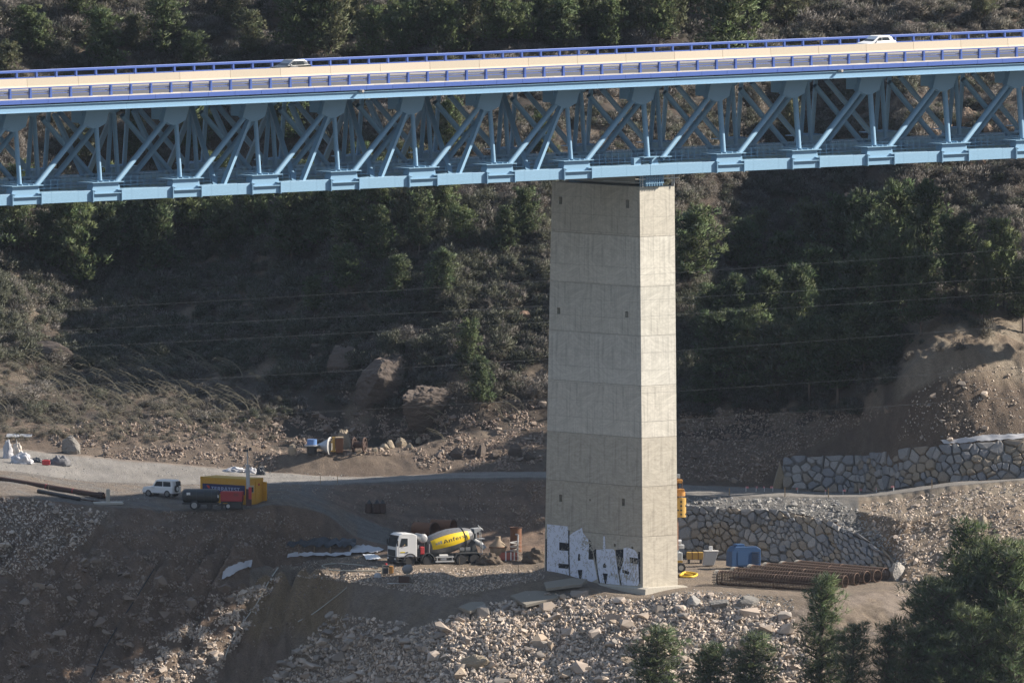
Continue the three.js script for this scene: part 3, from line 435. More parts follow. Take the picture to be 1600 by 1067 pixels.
const brM = M('rock_brown', [0.105, 0.083, 0.07], 0.95, { p: { map: stoneT } }), paleR = M('rock_pale', [0.33, 0.275, 0.205], 0.95, { p: { map: stoneT } }), greyR = M('rock_grey', [0.25, 0.235, 0.215], 0.95, { p: { map: stoneT } }), redR = M('rock_red', [0.25, 0.165, 0.115], 0.95, { p: { map: stoneT } });
boulder('huge brown rock at the foot of the wooded slope, left of its neighbour', 598, 604, 3.6, 2.9, 2.6, brM, 11);
boulder('huge dull brown slab of rock leaning against its bigger neighbour', 672, 642, 4.2, 2.4, 2.6, brM, 12, 0.8);
boulder('brown rock outcrop above the two huge rocks', 540, 575, 2.6, 1.9, 1.6, brM, 13);
boulder('pale upright boulder beside the metal cone on the earth mound', 537, 701, 0.95, 1.35, 0.8, paleR, 14);
boulder('large grey broken rock at the back of the gravel yard', 112, 708, 1.4, 1.15, 1, greyR, 15);
boulder('small pale boulder at the left end of the mound top', 456, 708, 0.55, 0.6, 0.5, paleR, 16);
boulder('pale flat boulder low in the rubble in front of the pier', 742, 1042, 1.4, 0.75, 1, paleR, 17);
boulder('cut square stone block on the rubble right of the pier foot', 1083, 944, 0.85, 0.62, 0.8, M('block_stone', [0.33, 0.315, 0.295], 0.9, { p: { map: stoneT } }), 18, 0.6);
boulder('flat grey stone right of the square block', 1127, 948, 1.2, 0.5, 0.9, greyR, 19);
boulder('wedge shaped grey stone furthest right on the pier rubble', 1172, 948, 1.3, 0.75, 0.9, greyR, 20, 0.4);
boulder('pale boulder standing on the sandy mound at the right', 1535, 828, 0.75, 0.95, 0.7, paleR, 21);
boulder('white block at the low end of the stone retaining wall', 1403, 905, 0.95, 1.05, 0.9, M('white_rock', [0.4, 0.37, 0.33], 0.95, { p: { map: stoneT } }), 22);
boulder('ochre boulder at the near end of the upper rock wall', 1219, 762, 0.75, 1.6, 0.7, M('rock_ochre', [0.3, 0.245, 0.17], 0.95, { p: { map: stoneT } }), 23);
for (const [x, y, a, b, i] of [[610, 700, 0.6, 0.55, 30], [628, 698, 0.7, 0.6, 31], [600, 702, 0.5, 0.4, 32], [640, 702, 0.5, 0.4, 33], [655, 692, 0.5, 0.45, 34], [585, 706, 0.4, 0.3, 35]]) boulder('tan boulder in the heap right of the rusty spool', x, y, a, b, 0.5, paleR, i, i, 'boulders heaped right of the rusty spool');
for (const [x, y, a, b, i] of [[710, 715, 1.1, 0.7, 40], [735, 710, 0.8, 0.6, 41], [752, 712, 0.9, 0.8, 42], [772, 716, 0.6, 0.4, 43], [805, 712, 1.0, 0.9, 44], [828, 718, 0.6, 0.5, 45]]) boulder('brown boulder in the row above the track left of the pier', x, y, a, b, 0.6, brM, i, i, 'boulders above the track left of the pier');
for (const [x, y, a, b, i] of [[1512, 195, 1.1, 1.2, 50], [1480, 205, 0.9, 0.9, 51], [1545, 208, 1.3, 0.8, 52], [1575, 205, 0.9, 0.9, 53], [1460, 212, 0.8, 0.6, 54]]) boulder('orange tan rock on the slope seen through the right end of the truss', x, y, a, b, 0.8, M('rock_tan', [0.28, 0.2, 0.14], 0.95, { p: { map: stoneT } }), i, i, 'rocks seen through the right end of the truss');
for (const [x, y, a, b, i] of [[1518, 266, 0.75, 0.75, 60], [1536, 262, 0.75, 0.9, 61], [1330, 312, 1.5, 0.5, 62], [1410, 305, 1.2, 0.7, 63]]) boulder('reddish rock on the scrubby slope just under the right half of the bridge', x, y, a, b, 0.8, redR, i, i, 'reddish rocks under the right half of the bridge');
boulder('red brown crag beside the pine right of the pier head', 1125, 400, 0.8, 1.5, 0.8, redR, 64);
boulder('dark rock face low on the shaded left slope', 75, 558, 3.0, 1.2, 1.2, brM, 65);
boulder('ochre rock on the slope above the left huge rock', 820, 500, 0.9, 0.7, 0.8, redR, 66);
// ------------------------------------------------------------ the two dry stone walls
function stoneWall(name, label, cols, n, seed, tall) {          // cols: [px, pyBottom, zBottom, pyTop, zTop]
  const w = thing(name, label, 'retaining wall'), r = rng(seed), L = [0]; for (let i = 1; i < cols.length; i++) L.push(L[i - 1] + P(cols[i][0], cols[i][1], cols[i][2]).distanceTo(P(cols[i - 1][0], cols[i - 1][1], cols[i - 1][2])));
  const len = L[L.length - 1], bot = cols.map((c) => P(c[0], c[1], c[2])), top = cols.map((c) => P(c[0], c[3], c[4]));
  const at = (s, t, out) => { let i = 0; while (i < cols.length - 2 && s > L[i + 1]) i++; const k = clamp((s - L[i]) / (L[i + 1] - L[i]), -0.2, 1.2), a = bot[i].clone().lerp(bot[i + 1], k), b = top[i].clone().lerp(top[i + 1], k), d = bot[i + 1].clone().sub(bot[i]).normalize(), up = b.clone().sub(a).normalize(), nn = d.cross(up).normalize(); if (nn.z < 0) nn.negate(); return a.lerp(b, t).addScaledVector(nn, out); };
  { const pos = [], idx = [], N = 60; for (let k = 0; k <= N; k++) for (const t of [0, 1]) { const p = at(len * k / N, t * 0.97, -0.04); pos.push(p.x, p.y, p.z); } for (let k = 0; k < N; k++) idx.push(2 * k, 2 * k + 2, 2 * k + 1, 2 * k + 1, 2 * k + 2, 2 * k + 3); const g = new THREE.BufferGeometry(); g.setAttribute('position', new THREE.Float32BufferAttribute(pos, 3)); g.setIndex(idx); g.computeVertexNormals(); obj('earth_fill', [g], M('wall_fill', [0.28, 0.262, 0.24], 0.95, { ds: true }), w); }
  const hAt = (s) => { let i = 0; while (i < cols.length - 2 && s > L[i + 1]) i++; const k = clamp((s - L[i]) / (L[i + 1] - L[i])); return lerp(bot[i].distanceTo(top[i]), bot[i + 1].distanceTo(top[i + 1]), k); };
  let pts = []; while (pts.length < n) { const s = r() * len, y = r() * tall; if (y < hAt(s)) pts.push([s, y]); }
  const cell = (i) => { let poly = [[0, 0], [len, 0], [len, tall + 1], [0, tall + 1]]; const [x, y] = pts[i]; for (let j = 0; j < pts.length; j++) { if (j === i) continue; const [a, b] = pts[j], dx = a - x, dy = b - y; if (dx * dx + dy * dy > 25) continue; const mx = (a + x) / 2, my = (b + y) / 2, out = []; for (let k = 0; k < poly.length; k++) { const p = poly[k], q = poly[(k + 1) % poly.length], dp = (p[0] - mx) * dx + (p[1] - my) * dy, dq = (q[0] - mx) * dx + (q[1] - my) * dy; if (dp <= 0) out.push(p); if (dp * dq < 0) { const t = dp / (dp - dq); out.push([lerp(p[0], q[0], t), lerp(p[1], q[1], t)]); } } poly = out; } const hh = hAt(x) + 0.1 + 0.25 * n2(x, seed); return poly.map(([a, b]) => [a, Math.min(b, hh)]); };
  for (let it = 0; it < 1; it++) pts = pts.map((p, i) => { const c = cell(i); let sx = 0, sy = 0; c.forEach((q) => { sx += q[0]; sy += q[1]; }); return [lerp(p[0], sx / c.length, 0.7), lerp(p[1], sy / c.length, 0.7)]; });
  pts.forEach((p, i) => {
    let c = cell(i); if (c.length < 3) return; let sx = 0, sy = 0; c.forEach((q) => { sx += q[0]; sy += q[1]; }); sx /= c.length; sy /= c.length;
    const cut = []; c.forEach((q, k) => { const nx = c[(k + 1) % c.length]; cut.push([lerp(q[0], nx[0], 0.12), lerp(q[1], nx[1], 0.12)], [lerp(q[0], nx[0], 0.88), lerp(q[1], nx[1], 0.88)]); });
    const sh = 0.985 - 0.04 * r(), out = 0.2 + 0.3 * r(), ring = (k, o) => cut.map(([a, b]) => at(sx + (a - sx) * k, Math.max(0, (sy + (b - sy) * k)) / hAt(sx), o + 0.06 * n2(a * 3, b * 3 + i)));
    const r0 = ring(sh * 0.9, -0.5), r1 = ring(sh, 0.05), r2 = ring(sh * (0.74 + 0.12 * r()), out), cp = at(sx, sy / hAt(sx), out + 0.08 * r()), pos = [], N = cut.length, tri = (a, b, d) => pos.push(a.x, a.y, a.z, b.x, b.y, b.z, d.x, d.y, d.z);
    for (let k = 0; k < N; k++) { const m = (k + 1) % N; tri(r0[k], r0[m], r1[k]); tri(r1[k], r0[m], r1[m]); tri(r1[k], r1[m], r2[k]); tri(r2[k], r1[m], r2[m]); tri(r2[k], r2[m], cp); }
    const g = new THREE.BufferGeometry(); g.setAttribute('position', new THREE.Float32BufferAttribute(pos, 3)); const uv = []; for (let k = 0; k < pos.length; k += 3) uv.push(pos[k] / 3, (pos[k + 1] + pos[k + 2] * 0.5) / 3); g.setAttribute('uv', new THREE.Float32BufferAttribute(uv, 2)); g.computeVertexNormals();
    const br = fbm(sx / 9 + seed, sy / 5, 2); obj('stone', [g], SM.wall[br > 0.12 && r() < 0.75 ? 4 + Math.floor(r() * 2) : Math.floor(r() * 4.4)], w);
  });
  return w;
}
stoneWall('stone_wall', 'long lower wall of big grey stones behind the steel cages', [[1060, 871, -33.6, 794, -36.3], [1150, 876, -30.6, 796, -33.3], [1230, 882, -27.5, 801, -31.3], [1290, 889, -23.5, 814, -28.3], [1340, 895, -19.5, 838, -24], [1380, 900, -16.4, 866, -19.6], [1410, 906, -13.5, 890, -14.5]], 240, 401, 6.6);
stoneWall('stone_wall', 'upper wall of grey and brown boulders above the road at the right', [[1224, 766, -57, 717, -59.6], [1300, 772, -55.2, 715, -58], [1340, 773, -54, 712, -56.5], [1381, 769, -50, 708, -52.5], [1420, 764, -46.6, 702, -49], [1475, 757, -44.9, 697, -47.3], [1540, 753, -43.6, 694, -46.2], [1625, 748, -42.4, 691, -45]], 150, 402, 4.2);
// ------------------------------------------------------------ plants
function tuft(pos, nor, col, c, dir, len, wid, r, tint, cen) {
  const side = V(r() - 0.5, r() - 0.5, r() - 0.5).cross(dir).normalize().multiplyScalar(wid), tip = c.clone().addScaledVector(dir, len), n = c.clone().sub(cen).normalize().add(V(0, 0.35, 0)).addScaledVector(dir, 0.4).normalize();
  for (const p of [c.clone().sub(side), c.clone().add(side), tip]) { pos.push(p.x, p.y, p.z); nor.push(n.x, n.y, n.z); col.push(...tint); }
}
function leafGeo(pos, nor, col) { const g = new THREE.BufferGeometry(); g.setAttribute('position', new THREE.Float32BufferAttribute(pos, 3)); g.setAttribute('normal', new THREE.Float32BufferAttribute(nor, 3)); g.setAttribute('color', new THREE.Float32BufferAttribute(col, 3)); g.setAttribute('uv', new THREE.Float32BufferAttribute(new Float32Array(pos.length / 3 * 2), 2)); return g; }
const leafM = new THREE.MeshPhysicalMaterial({ vertexColors: true, roughness: 1, side: THREE.DoubleSide, transmission: 0.35, thickness: 0, specularIntensity: 0.3 }), barkM = M('bark', [0.11, 0.085, 0.07], 0.95);
function pineGeo(seed, { h = 6, cb = 0.22, sp = 0.3, nb = 30, nt = 15, len = 0.4, wid = 0.075, base = [0.075, 0.095, 0.04], wind = 0.04, cl = 1 }) {
  const r = rng(seed), pos = [], nor = [], col = [], limbs = [], lx = (r() - 0.5) * 0.12 - wind, lz = (r() - 0.5) * 0.1, stem = (t) => V(lx * h * t * t, h * t, lz * h * t * t);
  const tp = [], tr = []; for (let i = 0; i <= 7; i++) { const t = i / 7 * 0.95; tp.push(stem(t).add(V(n2(t * 3, seed) * 0.02 * h, i ? 0 : -0.5, 0))); tr.push(lerp(0.022, 0.004, t) * h); }
  limbs.push(taper(tp, tr, 7));
  for (let i = 0; i < nb; i++) {
    const f = i / nb, t = cb + (1 - cb) * f, az = i * 2.4 + r() * 0.9, prof = Math.sqrt(Math.max(0.05, 1 - ((f - 0.35) / 0.72) ** 2)), L = sp * h * prof * (0.6 + 0.55 * r()), a = stem(t), d = V(Math.cos(az), 0.25 + 0.45 * f + 0.2 * r(), Math.sin(az)).normalize(), tip = a.clone().addScaledVector(d, L);
    if (L > 0.4) limbs.push(taper([a, a.clone().lerp(tip, 0.5).add(V(0, -0.03 * L, 0)), tip], [0.009 * h * (1 - f * 0.6), 0.006 * h, 0.002 * h], 4));
    const nc = L > 0.12 * h ? 3 : 2;
    for (let k = 0; k < nc; k++) {
      const q = (k + 0.75) / nc * 1.05, c = a.clone().lerp(tip, q).add(V((r() - 0.5), (r() - 0.3), (r() - 0.5)).multiplyScalar(0.07 * h)), rc = cl * h * (0.055 + 0.045 * r()) * (1 - 0.25 * f), b = 0.7 + 0.6 * r(), tint = [base[0] * b * (0.9 + 0.25 * r()), base[1] * b, base[2] * b];
      for (let m = 0; m < nt; m++) { const v = V(r() * 2 - 1, r() * 2 - 1, r() * 2 - 1); if (v.lengthSq() > 1) v.normalize(); const p = c.clone().add(V(v.x * rc * 1.25, v.y * rc * 0.62, v.z * rc * 1.25)), dir = v.clone().add(V(-wind * 4, 0.75, 0)).normalize(); for (let j = 0; j < 3; j++) tuft(pos, nor, col, p, dir.clone().add(V(r() - 0.5, r() - 0.5, r() - 0.5).multiplyScalar(1.3)).normalize(), len * (0.7 + 0.6 * r()), wid, r, tint, c.clone().add(V(0, -rc * 0.8, 0))); }
    }
  }
  return [merge(limbs), leafGeo(pos, nor, col)];
}
function makePine(geo, label, group, name = 'pine_tree') { const t = thing(name, label, 'tree', undefined, 0, group); obj('trunk', geo[0], barkM, t); obj('crown', geo[1], leafM, t); return t; }
const GR = { green: [0.1, 0.138, 0.06], deep: [0.085, 0.118, 0.054], litGreen: [0.11, 0.15, 0.064], olive: [0.12, 0.136, 0.074] };  // darker and lighter greens carry shade and sunlight put into the colour
const pineVar = [[GR.green, 0.2, 0.34], [GR.deep, 0.18, 0.3], [GR.litGreen, 0.15, 0.36], [GR.olive, 0.12, 0.4], [GR.green, 0.3, 0.3], [GR.litGreen, 0.1, 0.3], [GR.olive, 0.15, 0.34], [GR.green, 0.35, 0.42], [GR.deep, 0.08, 0.24]].map(([b, cb, sp], i) => pineGeo(500 + i, { h: 6, cb, sp, base: b, nb: 34, nt: 30, len: 0.3, wid: 0.045 }));
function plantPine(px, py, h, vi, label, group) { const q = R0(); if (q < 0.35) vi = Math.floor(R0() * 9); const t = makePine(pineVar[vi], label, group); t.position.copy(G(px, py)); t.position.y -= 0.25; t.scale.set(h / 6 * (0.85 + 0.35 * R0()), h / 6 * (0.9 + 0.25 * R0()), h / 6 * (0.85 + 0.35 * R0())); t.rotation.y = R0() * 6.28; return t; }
const LAB = { top: ['green pine on the hillside above the bridge deck', 'pines above the bridge deck'], mid: ['pine on the slope behind or just under the truss', 'pines behind and under the truss'], left: ['pine in the shaded wood left of the pier', 'pines in the shaded wood left of the pier'], right: ['pine in the deep shade of the gully right of the pier', 'pines in the shaded gully right of the pier'] };
const where = (x) => x < 230 ? ', near the left edge' : x < 440 ? ', left of the dark car' : x < 640 ? ', right of the dark car' : x < 860 ? ', left of the pier' : x < 1070 ? ', in line with the pier' : x < 1240 ? ', just right of the pier' : x < 1400 ? ', in line with the white car' : ', near the right edge';
const pinesAt = (k, list) => { for (const [x, y, h, v] of list) plantPine(x, y, h, v, LAB[k][0].replace(' left of the pier', '').replace(' right of the pier', '') + where(x, y), LAB[k][1]); };
pinesAt('top', [[40, 78, 5, 0], [10, 128, 4, 6], [165, 112, 7, 5], [60, 100, 4.5, 0], [205, 80, 4, 6], [258, 100, 7.5, 0], [300, 118, 4.5, 0], [392, 95, 5, 6], [360, 40, 4, 6], [470, 98, 8.5, 1], [515, 92, 8, 0], [548, 60, 6, 1], [580, 95, 6, 2], [625, 96, 6.5, 0], [668, 85, 6, 0], [700, 92, 5.5, 2], [730, 70, 6, 0], [775, 78, 6.5, 2], [810, 84, 5, 0], [845, 62, 6, 0], [880, 78, 6, 2], [915, 62, 6.5, 0], [950, 80, 5.5, 2], [985, 55, 6.5, 3], [1030, 72, 5.5, 2], [1048, 60, 5.5, 3], [960, 30, 6, 1], [880, 28, 6, 0], [760, 25, 6, 0], [640, 30, 6, 1], [1080, 28, 7, 1], [1185, 35, 6, 1], [1230, 40, 5, 6], [120, 30, 5, 0], [450, 20, 6, 1], [1540, 30, 4, 6]]);
pinesAt('mid', [[590, 345, 6.5, 0], [640, 362, 7.5, 0], [690, 352, 6, 2], [655, 400, 5.5, 1], [720, 392, 4.5, 5], [790, 395, 4.8, 0], [820, 380, 5, 3], [1235, 160, 5, 6], [130, 260, 5, 6], [300, 250, 6, 0], [210, 250, 5, 0], [560, 320, 6, 1], [850, 250, 5, 6], [700, 240, 5, 0], [1240, 230, 4.5, 6], [440, 245, 6, 1]]);
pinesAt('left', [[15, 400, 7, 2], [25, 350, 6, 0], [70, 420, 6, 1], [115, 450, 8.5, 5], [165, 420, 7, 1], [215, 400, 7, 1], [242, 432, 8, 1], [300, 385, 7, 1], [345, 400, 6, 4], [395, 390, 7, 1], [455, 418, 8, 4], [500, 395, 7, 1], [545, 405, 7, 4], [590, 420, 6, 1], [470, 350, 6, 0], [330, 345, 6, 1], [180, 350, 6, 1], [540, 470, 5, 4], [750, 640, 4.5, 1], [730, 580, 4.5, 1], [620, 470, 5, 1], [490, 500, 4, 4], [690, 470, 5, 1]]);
plantPine(1080, 452, 8.5, 2, 'sunlit round pine right beside the pier shaft');
plantPine(1570, 480, 7.5, 2, 'windswept sunlit pine at the right edge above the pale cut slope');
plantPine(1140, 105, 9, 4, 'big dark spreading pine behind the deck above the pier');
pinesAt('right', [[1110, 540, 6, 4], [1165, 430, 5, 0], [1185, 400, 4.5, 6], [1225, 470, 6, 1], [1265, 440, 7, 1], [1320, 430, 8, 1], [1360, 450, 8.5, 1], [1405, 450, 9, 1], [1450, 445, 9, 1], [1495, 470, 8.5, 1], [1535, 500, 7, 1], [1290, 500, 8, 4], [1340, 530, 8.5, 1], [1395, 520, 8, 4], [1440, 525, 7, 1], [1120, 600, 7, 1], [1165, 615, 7.5, 1], [1215, 628, 8, 1], [1265, 632, 8.5, 1], [1310, 630, 8, 1], [1350, 600, 8, 4], [1385, 575, 6, 1], [1200, 545, 7, 1], [1250, 560, 8, 1], [1100, 640, 4.5, 1], [1150, 540, 6.5, 1], [1600, 520, 6, 1], [1300, 570, 8, 1]]);  // mostly the darkened green, so the gully shade is partly colour
function bushGeo(seed, { w = 1.2, h = 1.2, n = 1100, len = 0.22, wid = 0.03, base = [0.1, 0.1, 0.06], twig = 12 }) {
  const r = rng(seed), pos = [], nor = [], col = [], tw = []; const lobes = []; for (let i = 0; i < 7; i++) lobes.push([V((r() - 0.5) * w * 1.3, h * (0.3 + 0.45 * r()), (r() - 0.5) * w * 1.3), (0.32 + 0.25 * r()) * w, 0.7 + 0.6 * r()]);
  for (let i = 0; i < n; i++) { const [c, rc, b] = lobes[i % 7], v = V(r() * 2 - 1, r() * 2 - 1, r() * 2 - 1).normalize(), p = c.clone().addScaledVector(v, rc * (0.55 + 0.5 * r())); if (p.y < 0) p.y *= -0.3; const q = b * (0.85 + 0.3 * r()); tuft(pos, nor, col, p, v.clone().add(V(r() - 0.5, 0.6, r() - 0.5)).normalize(), len * (0.6 + 0.8 * r()), wid, r, [base[0] * q, base[1] * q, base[2] * q], c.clone().add(V(0, -rc * 0.6, 0))); }
  for (let i = 0; i < twig; i++) { const a = r() * 6.28, t = V(Math.cos(a) * w * 0.6 * r(), h * (0.6 + 0.5 * r()), Math.sin(a) * w * 0.6 * r()); tw.push(taper([V(0, -0.2, 0), t.clone().multiplyScalar(0.5), t], [0.04, 0.025, 0.008], 3)); }
  return [merge(tw), leafGeo(pos, nor, col)];
}
const BC = [[0.145, 0.135, 0.108], [0.11, 0.117, 0.08], [0.175, 0.16, 0.142], [0.08, 0.088, 0.06], [0.14, 0.125, 0.105], [0.2, 0.182, 0.165]];
const bushVar = BC.map((b, i) => bushGeo(700 + i, { base: b, w: 1.15 + 0.3 * (i % 3), h: 0.95 + 0.25 * (i % 2) }));
const twigM = M('twigs', [0.16, 0.14, 0.115], 0.95);
const hillDens = (x, y) => { const n = fbm(x / 110, y / 70, 3); return clamp(0.62 + n * 2, 0.18, 1); };
{
  const r = rng(88), zones = [[[[-40, 0], [1640, 0], [1640, 100], [-40, 130]], 120, 'grey green shrub on the hillside above the deck', 'shrubs above the deck', [0.8, 1.5]], [[[-40, 150], [1640, 110], [1640, 245], [-40, 320]], 70, 'shrub on the slope seen through the truss', 'shrubs seen through the truss', [0.7, 1.3]], [[[-40, 330], [860, 300], [860, 620], [430, 660], [-40, 650]], 60, 'low shrub on the shaded slope left of the pier', 'shrubs on the shaded slope left of the pier', [0.7, 1.3]], [[[1060, 280], [1640, 250], [1640, 390], [1060, 440]], 50, 'grey shrub on the slope under the bridge', 'shrubs under the right half of the bridge', [0.7, 1.4]]];
  const big = [];
  for (const [poly, n, label, group, [a, b]] of zones) for (const [x, y] of fieldSpots(poly, n, r, hillDens)) { const vi = Math.floor(r() * 6), t = thing('shrub', label.replace(' left of the pier', '') + where(x, y), 'shrub', undefined, 0, group); obj('stems', bushVar[vi][0], twigM, t); obj('foliage', bushVar[vi][1], leafM, t); t.position.copy(G(x, y)); t.position.y -= 0.1; t.scale.setScalar(a + (b - a) * r()); t.rotation.y = r() * 6.28; }
  const poly = [[-40, -20], [1640, -20], [1640, 470], [1500, 560], [1420, 560], [1340, 650], [1060, 650], [850, 620], [430, 660], [-40, 660]], low = (x, y) => hillDens(x + 400, y) * (y > 480 ? 0.55 : 1) * (y > 550 && x < 450 ? 0.3 : 1) * (x > 1400 && y > 500 ? 0.4 : 1);
  const scrub = new THREE.Group(); scrub.name = 'scrub'; scrub.userData = { kind: 'stuff', label: 'dense low scrub covering the hillside', category: 'scrub' }; scene.add(scrub);
  const small = BC.map((b, i) => bushGeo(800 + i, { base: b, w: 0.95, h: 0.75, n: 520, len: 0.2, wid: 0.03, twig: 1 })[1]);
  const spots = fieldSpots(poly, 13500, r, low), q = new THREE.Quaternion(), c = new THREE.Color();
  small.forEach((g, k) => { const sub = spots.filter((_, i) => i % 6 === k), m = new THREE.InstancedMesh(g, leafM, sub.length); m.name = 'scrub_patch'; m.userData = { kind: 'stuff' }; sub.forEach(([x, y], i) => { const p = G(x, y); p.y -= 0.05; const s = 0.45 + 0.75 * r(); m.setMatrixAt(i, new THREE.Matrix4().compose(p, q.setFromAxisAngle(V(0, 1, 0), r() * 6.28), V(s, s * (0.7 + 0.5 * r()), s))); }); scrub.add(m); });
  const shade = bushGeo(820, { base: BC[1], w: 1.0, h: 0.9, n: 520, len: 0.2, wid: 0.03, twig: 1 })[1], shSpots = [...fieldSpots([[-40, 330], [860, 300], [860, 560], [450, 600], [-40, 560]], 1300, r, (x, y) => clamp(0.5 + fbm(x / 60, y / 40, 3) * 2, 0.15, 1)), ...fieldSpots([[1060, 430], [1420, 420], [1400, 600], [1060, 640]], 800, r)];
  { const m = new THREE.InstancedMesh(shade, leafM, shSpots.length); m.name = 'scrub_patch'; m.userData = { kind: 'stuff' }; shSpots.forEach(([x, y], i) => { const p = G(x, y); p.y -= 0.05; const s = 0.5 + 0.9 * r(); m.setMatrixAt(i, new THREE.Matrix4().compose(p, q.setFromAxisAngle(V(0, 1, 0), r() * 6.28), V(s, s * (0.7 + 0.5 * r()), s))); }); scrub.add(m); }
  // bent dry canes on the left
  const cane = (h) => { const pts = []; for (let i = 0; i <= 6; i++) { const t = i / 6; pts.push(V(-0.75 * h * t * t, h * (t - 0.35 * t * t), 0)); } return [taper(pts, [0.035, 0.03, 0.026, 0.022, 0.018, 0.014, 0.006], 4), ...[0.45, 0.6, 0.72, 0.85, 0.95].map((t, i) => taper([V(-0.75 * h * t * t, h * (t - 0.35 * t * t), 0), V(-0.75 * h * t * t - 0.35, h * (t - 0.35 * t * t) + 0.15 - 0.1 * (i % 2), 0.15 * (i % 3 - 1)), V(-0.75 * h * t * t - 0.75, h * (t - 0.35 * t * t) - 0.12, 0.2 * (i % 3 - 1))], [0.02, 0.022, 0.004], 3))]; };
  const cg = merge(cane(2.6)), cs = [...fieldSpots([[-30, 660], [-30, 590], [140, 560], [300, 570], [430, 600], [400, 665], [200, 690], [0, 690]], 300, r), ...fieldSpots([[640, 690], [650, 660], [700, 650], [700, 690]], 12, r), ...fieldSpots([[770, 650], [820, 640], [800, 670]], 8, r)], cm = new THREE.InstancedMesh(cg, M('cane', [0.17, 0.155, 0.11], 0.9), cs.length);
  cs.forEach(([x, y], i) => { const p = G(x, y); p.y -= 0.1; const s = 0.55 + 0.8 * r(); cm.setMatrixAt(i, new THREE.Matrix4().compose(p, q.setFromAxisAngle(V(0, 1, 0), (r() - 0.5) * 1.6), V(s, s, s))); }); cm.name = 'dry_canes'; cm.userData = { kind: 'stuff', label: 'bent dry canes leaning left above the gravel slope', category: 'canes' }; scene.add(cm);
  const gs = fieldSpots([[-30, 690], [-30, 560], [150, 540], [480, 590], [430, 690]], 600, r), gm = new THREE.InstancedMesh(small[0], leafM, gs.length); gs.forEach(([x, y], i) => { const p = G(x, y); const s = 0.2 + 0.4 * r(); gm.setMatrixAt(i, new THREE.Matrix4().compose(p, q.setFromAxisAngle(V(0, 1, 0), r() * 6.28), V(s, s, s))); }); gm.name = 'tall_grass'; gm.userData = { kind: 'stuff', label: 'olive grass and weeds among the dry canes', category: 'grass' }; scene.add(gm);
}
{ // pines rising into the bottom right corner
  const fv = [0, 1, 2, 3].map((i) => pineGeo(900 + i, { h: 8, cb: 0.04, sp: [0.17, 0.22, 0.25, 0.18][i], nb: 50, nt: 22, len: 0.42, wid: 0.022, cl: 0.58, base: [[0.1, 0.14, 0.056], [0.086, 0.122, 0.05], [0.105, 0.145, 0.06], [0.097, 0.136, 0.055]][i], wind: 0 }));
  const grp = 'dark foreground pines in the bottom right corner';
  const F = (px, top, z, h, v, label, group, wd = 1.15) => { const t = makePine(fv[v], label, group, 'foreground_pine'), p = P(px, top, z); t.position.set(p.x, p.y - h, p.z); t.scale.set(h / 8 * wd, h / 8, h / 8 * wd); t.rotation.y = R0() * 6.28; };
  F(1285, 908, 22, 12.5, 3, 'slender young pine in front of the steel cages');
  F(1505, 832, 24, 17, 0, 'tallest dark pine standing up at the bottom right');
  F(1020, 988, 26, 9.5, 0, 'leftmost small pine poking up at the bottom edge', undefined, 1.9);
  for (const [x, t, z, h, v] of [[1108, 1012, 25, 8.5, 3], [1170, 998, 26, 9, 0]]) F(x, t, z, h, v, 'small pine top in the row along the bottom edge', 'small pine tops along the bottom edge', 1.8);
  for (const [x, t, z, h, v] of [[1330, 985, 26, 9, 2], [1385, 985, 26, 10, 1], [1440, 925, 25, 13, 2], [1480, 920, 28, 13, 2], [1540, 880, 26, 15, 1], [1578, 862, 27, 16, 2], [1615, 870, 26, 16, 1], [1420, 990, 30, 10, 1], [1525, 960, 32, 11, 2], [1470, 1000, 33, 9, 1], [1590, 960, 32, 11, 1], [1560, 930, 22, 14, 1]]) F(x, t, z, h, v, 'pine in the clump filling the bottom right corner', grp);
}
// ------------------------------------------------------------ vehicles
const rubM = M('tyre_rubber', [0.028, 0.028, 0.03], 0.9), chrM = M('steel_grey', [0.42, 0.43, 0.44], 0.4, { metal: 0.5 }), glsM = M('dark_glass', [0.03, 0.038, 0.045], 0.12), blkM = M('black_plastic', [0.03, 0.03, 0.033], 0.6), whtM = M('white_paint', [0.72, 0.72, 0.71], 0.35), lampM = M('lamp_glass', [0.6, 0.6, 0.58], 0.2), redLM = M('red_lamp', [0.4, 0.02, 0.02], 0.3), rustM = M('rust', [0.21, 0.1, 0.055], 0.9, { p: { map: soilTex } }), drkRust = M('dark_rust', [0.085, 0.05, 0.04], 0.85, { p: { map: soilTex } }), galvM = M('galvanised', [0.5, 0.51, 0.52], 0.5, { metal: 0.3, p: { map: stoneT } }), yelM = M('machine_yellow', [0.55, 0.34, 0.08], 0.55, { p: { map: stoneT } }), oraM = M('orange_paint', [0.5, 0.24, 0.06], 0.5), redM = M('red_paint', [0.42, 0.03, 0.035], 0.5), woodM = M('wood', [0.38, 0.27, 0.16], 0.9, { p: { map: stoneT } });
function wheel(parent, x, y, z, r, w, rimM = chrM, name = 'wheel') {
  const side = Math.sign(z) || 1, t = obj(name, [cy(r, r, w * 0.7, 0, 0, 0, 'z', 24), cy(r * 0.94, r, w * 0.15, 0, 0, side * w * 0.425, 'z', 24), cy(r * 0.94, r * 0.94, w * 0.15, 0, 0, -side * w * 0.425, 'z', 24)], rubM, parent); t.position.set(x, y, z);
  obj('rim', [tor(r * 0.56, r * 0.07, 0, 0, side * w * 0.5, 20, 6), cy(r * 0.55, r * 0.4, 0.04, 0, 0, side * w * 0.45, 'z', 18), cy(r * 0.2, r * 0.24, 0.1, 0, 0, side * w * 0.5, 'z', 12)], rimM, t); return t;
}
function side(poly, z, d, bev = 0.01) { return prism(poly, d, 'z', bev).translate(0, 0, z); }
const turnAt = (px, py, dy = 0) => { const p = G(px, py); p.y += dy; return p; };
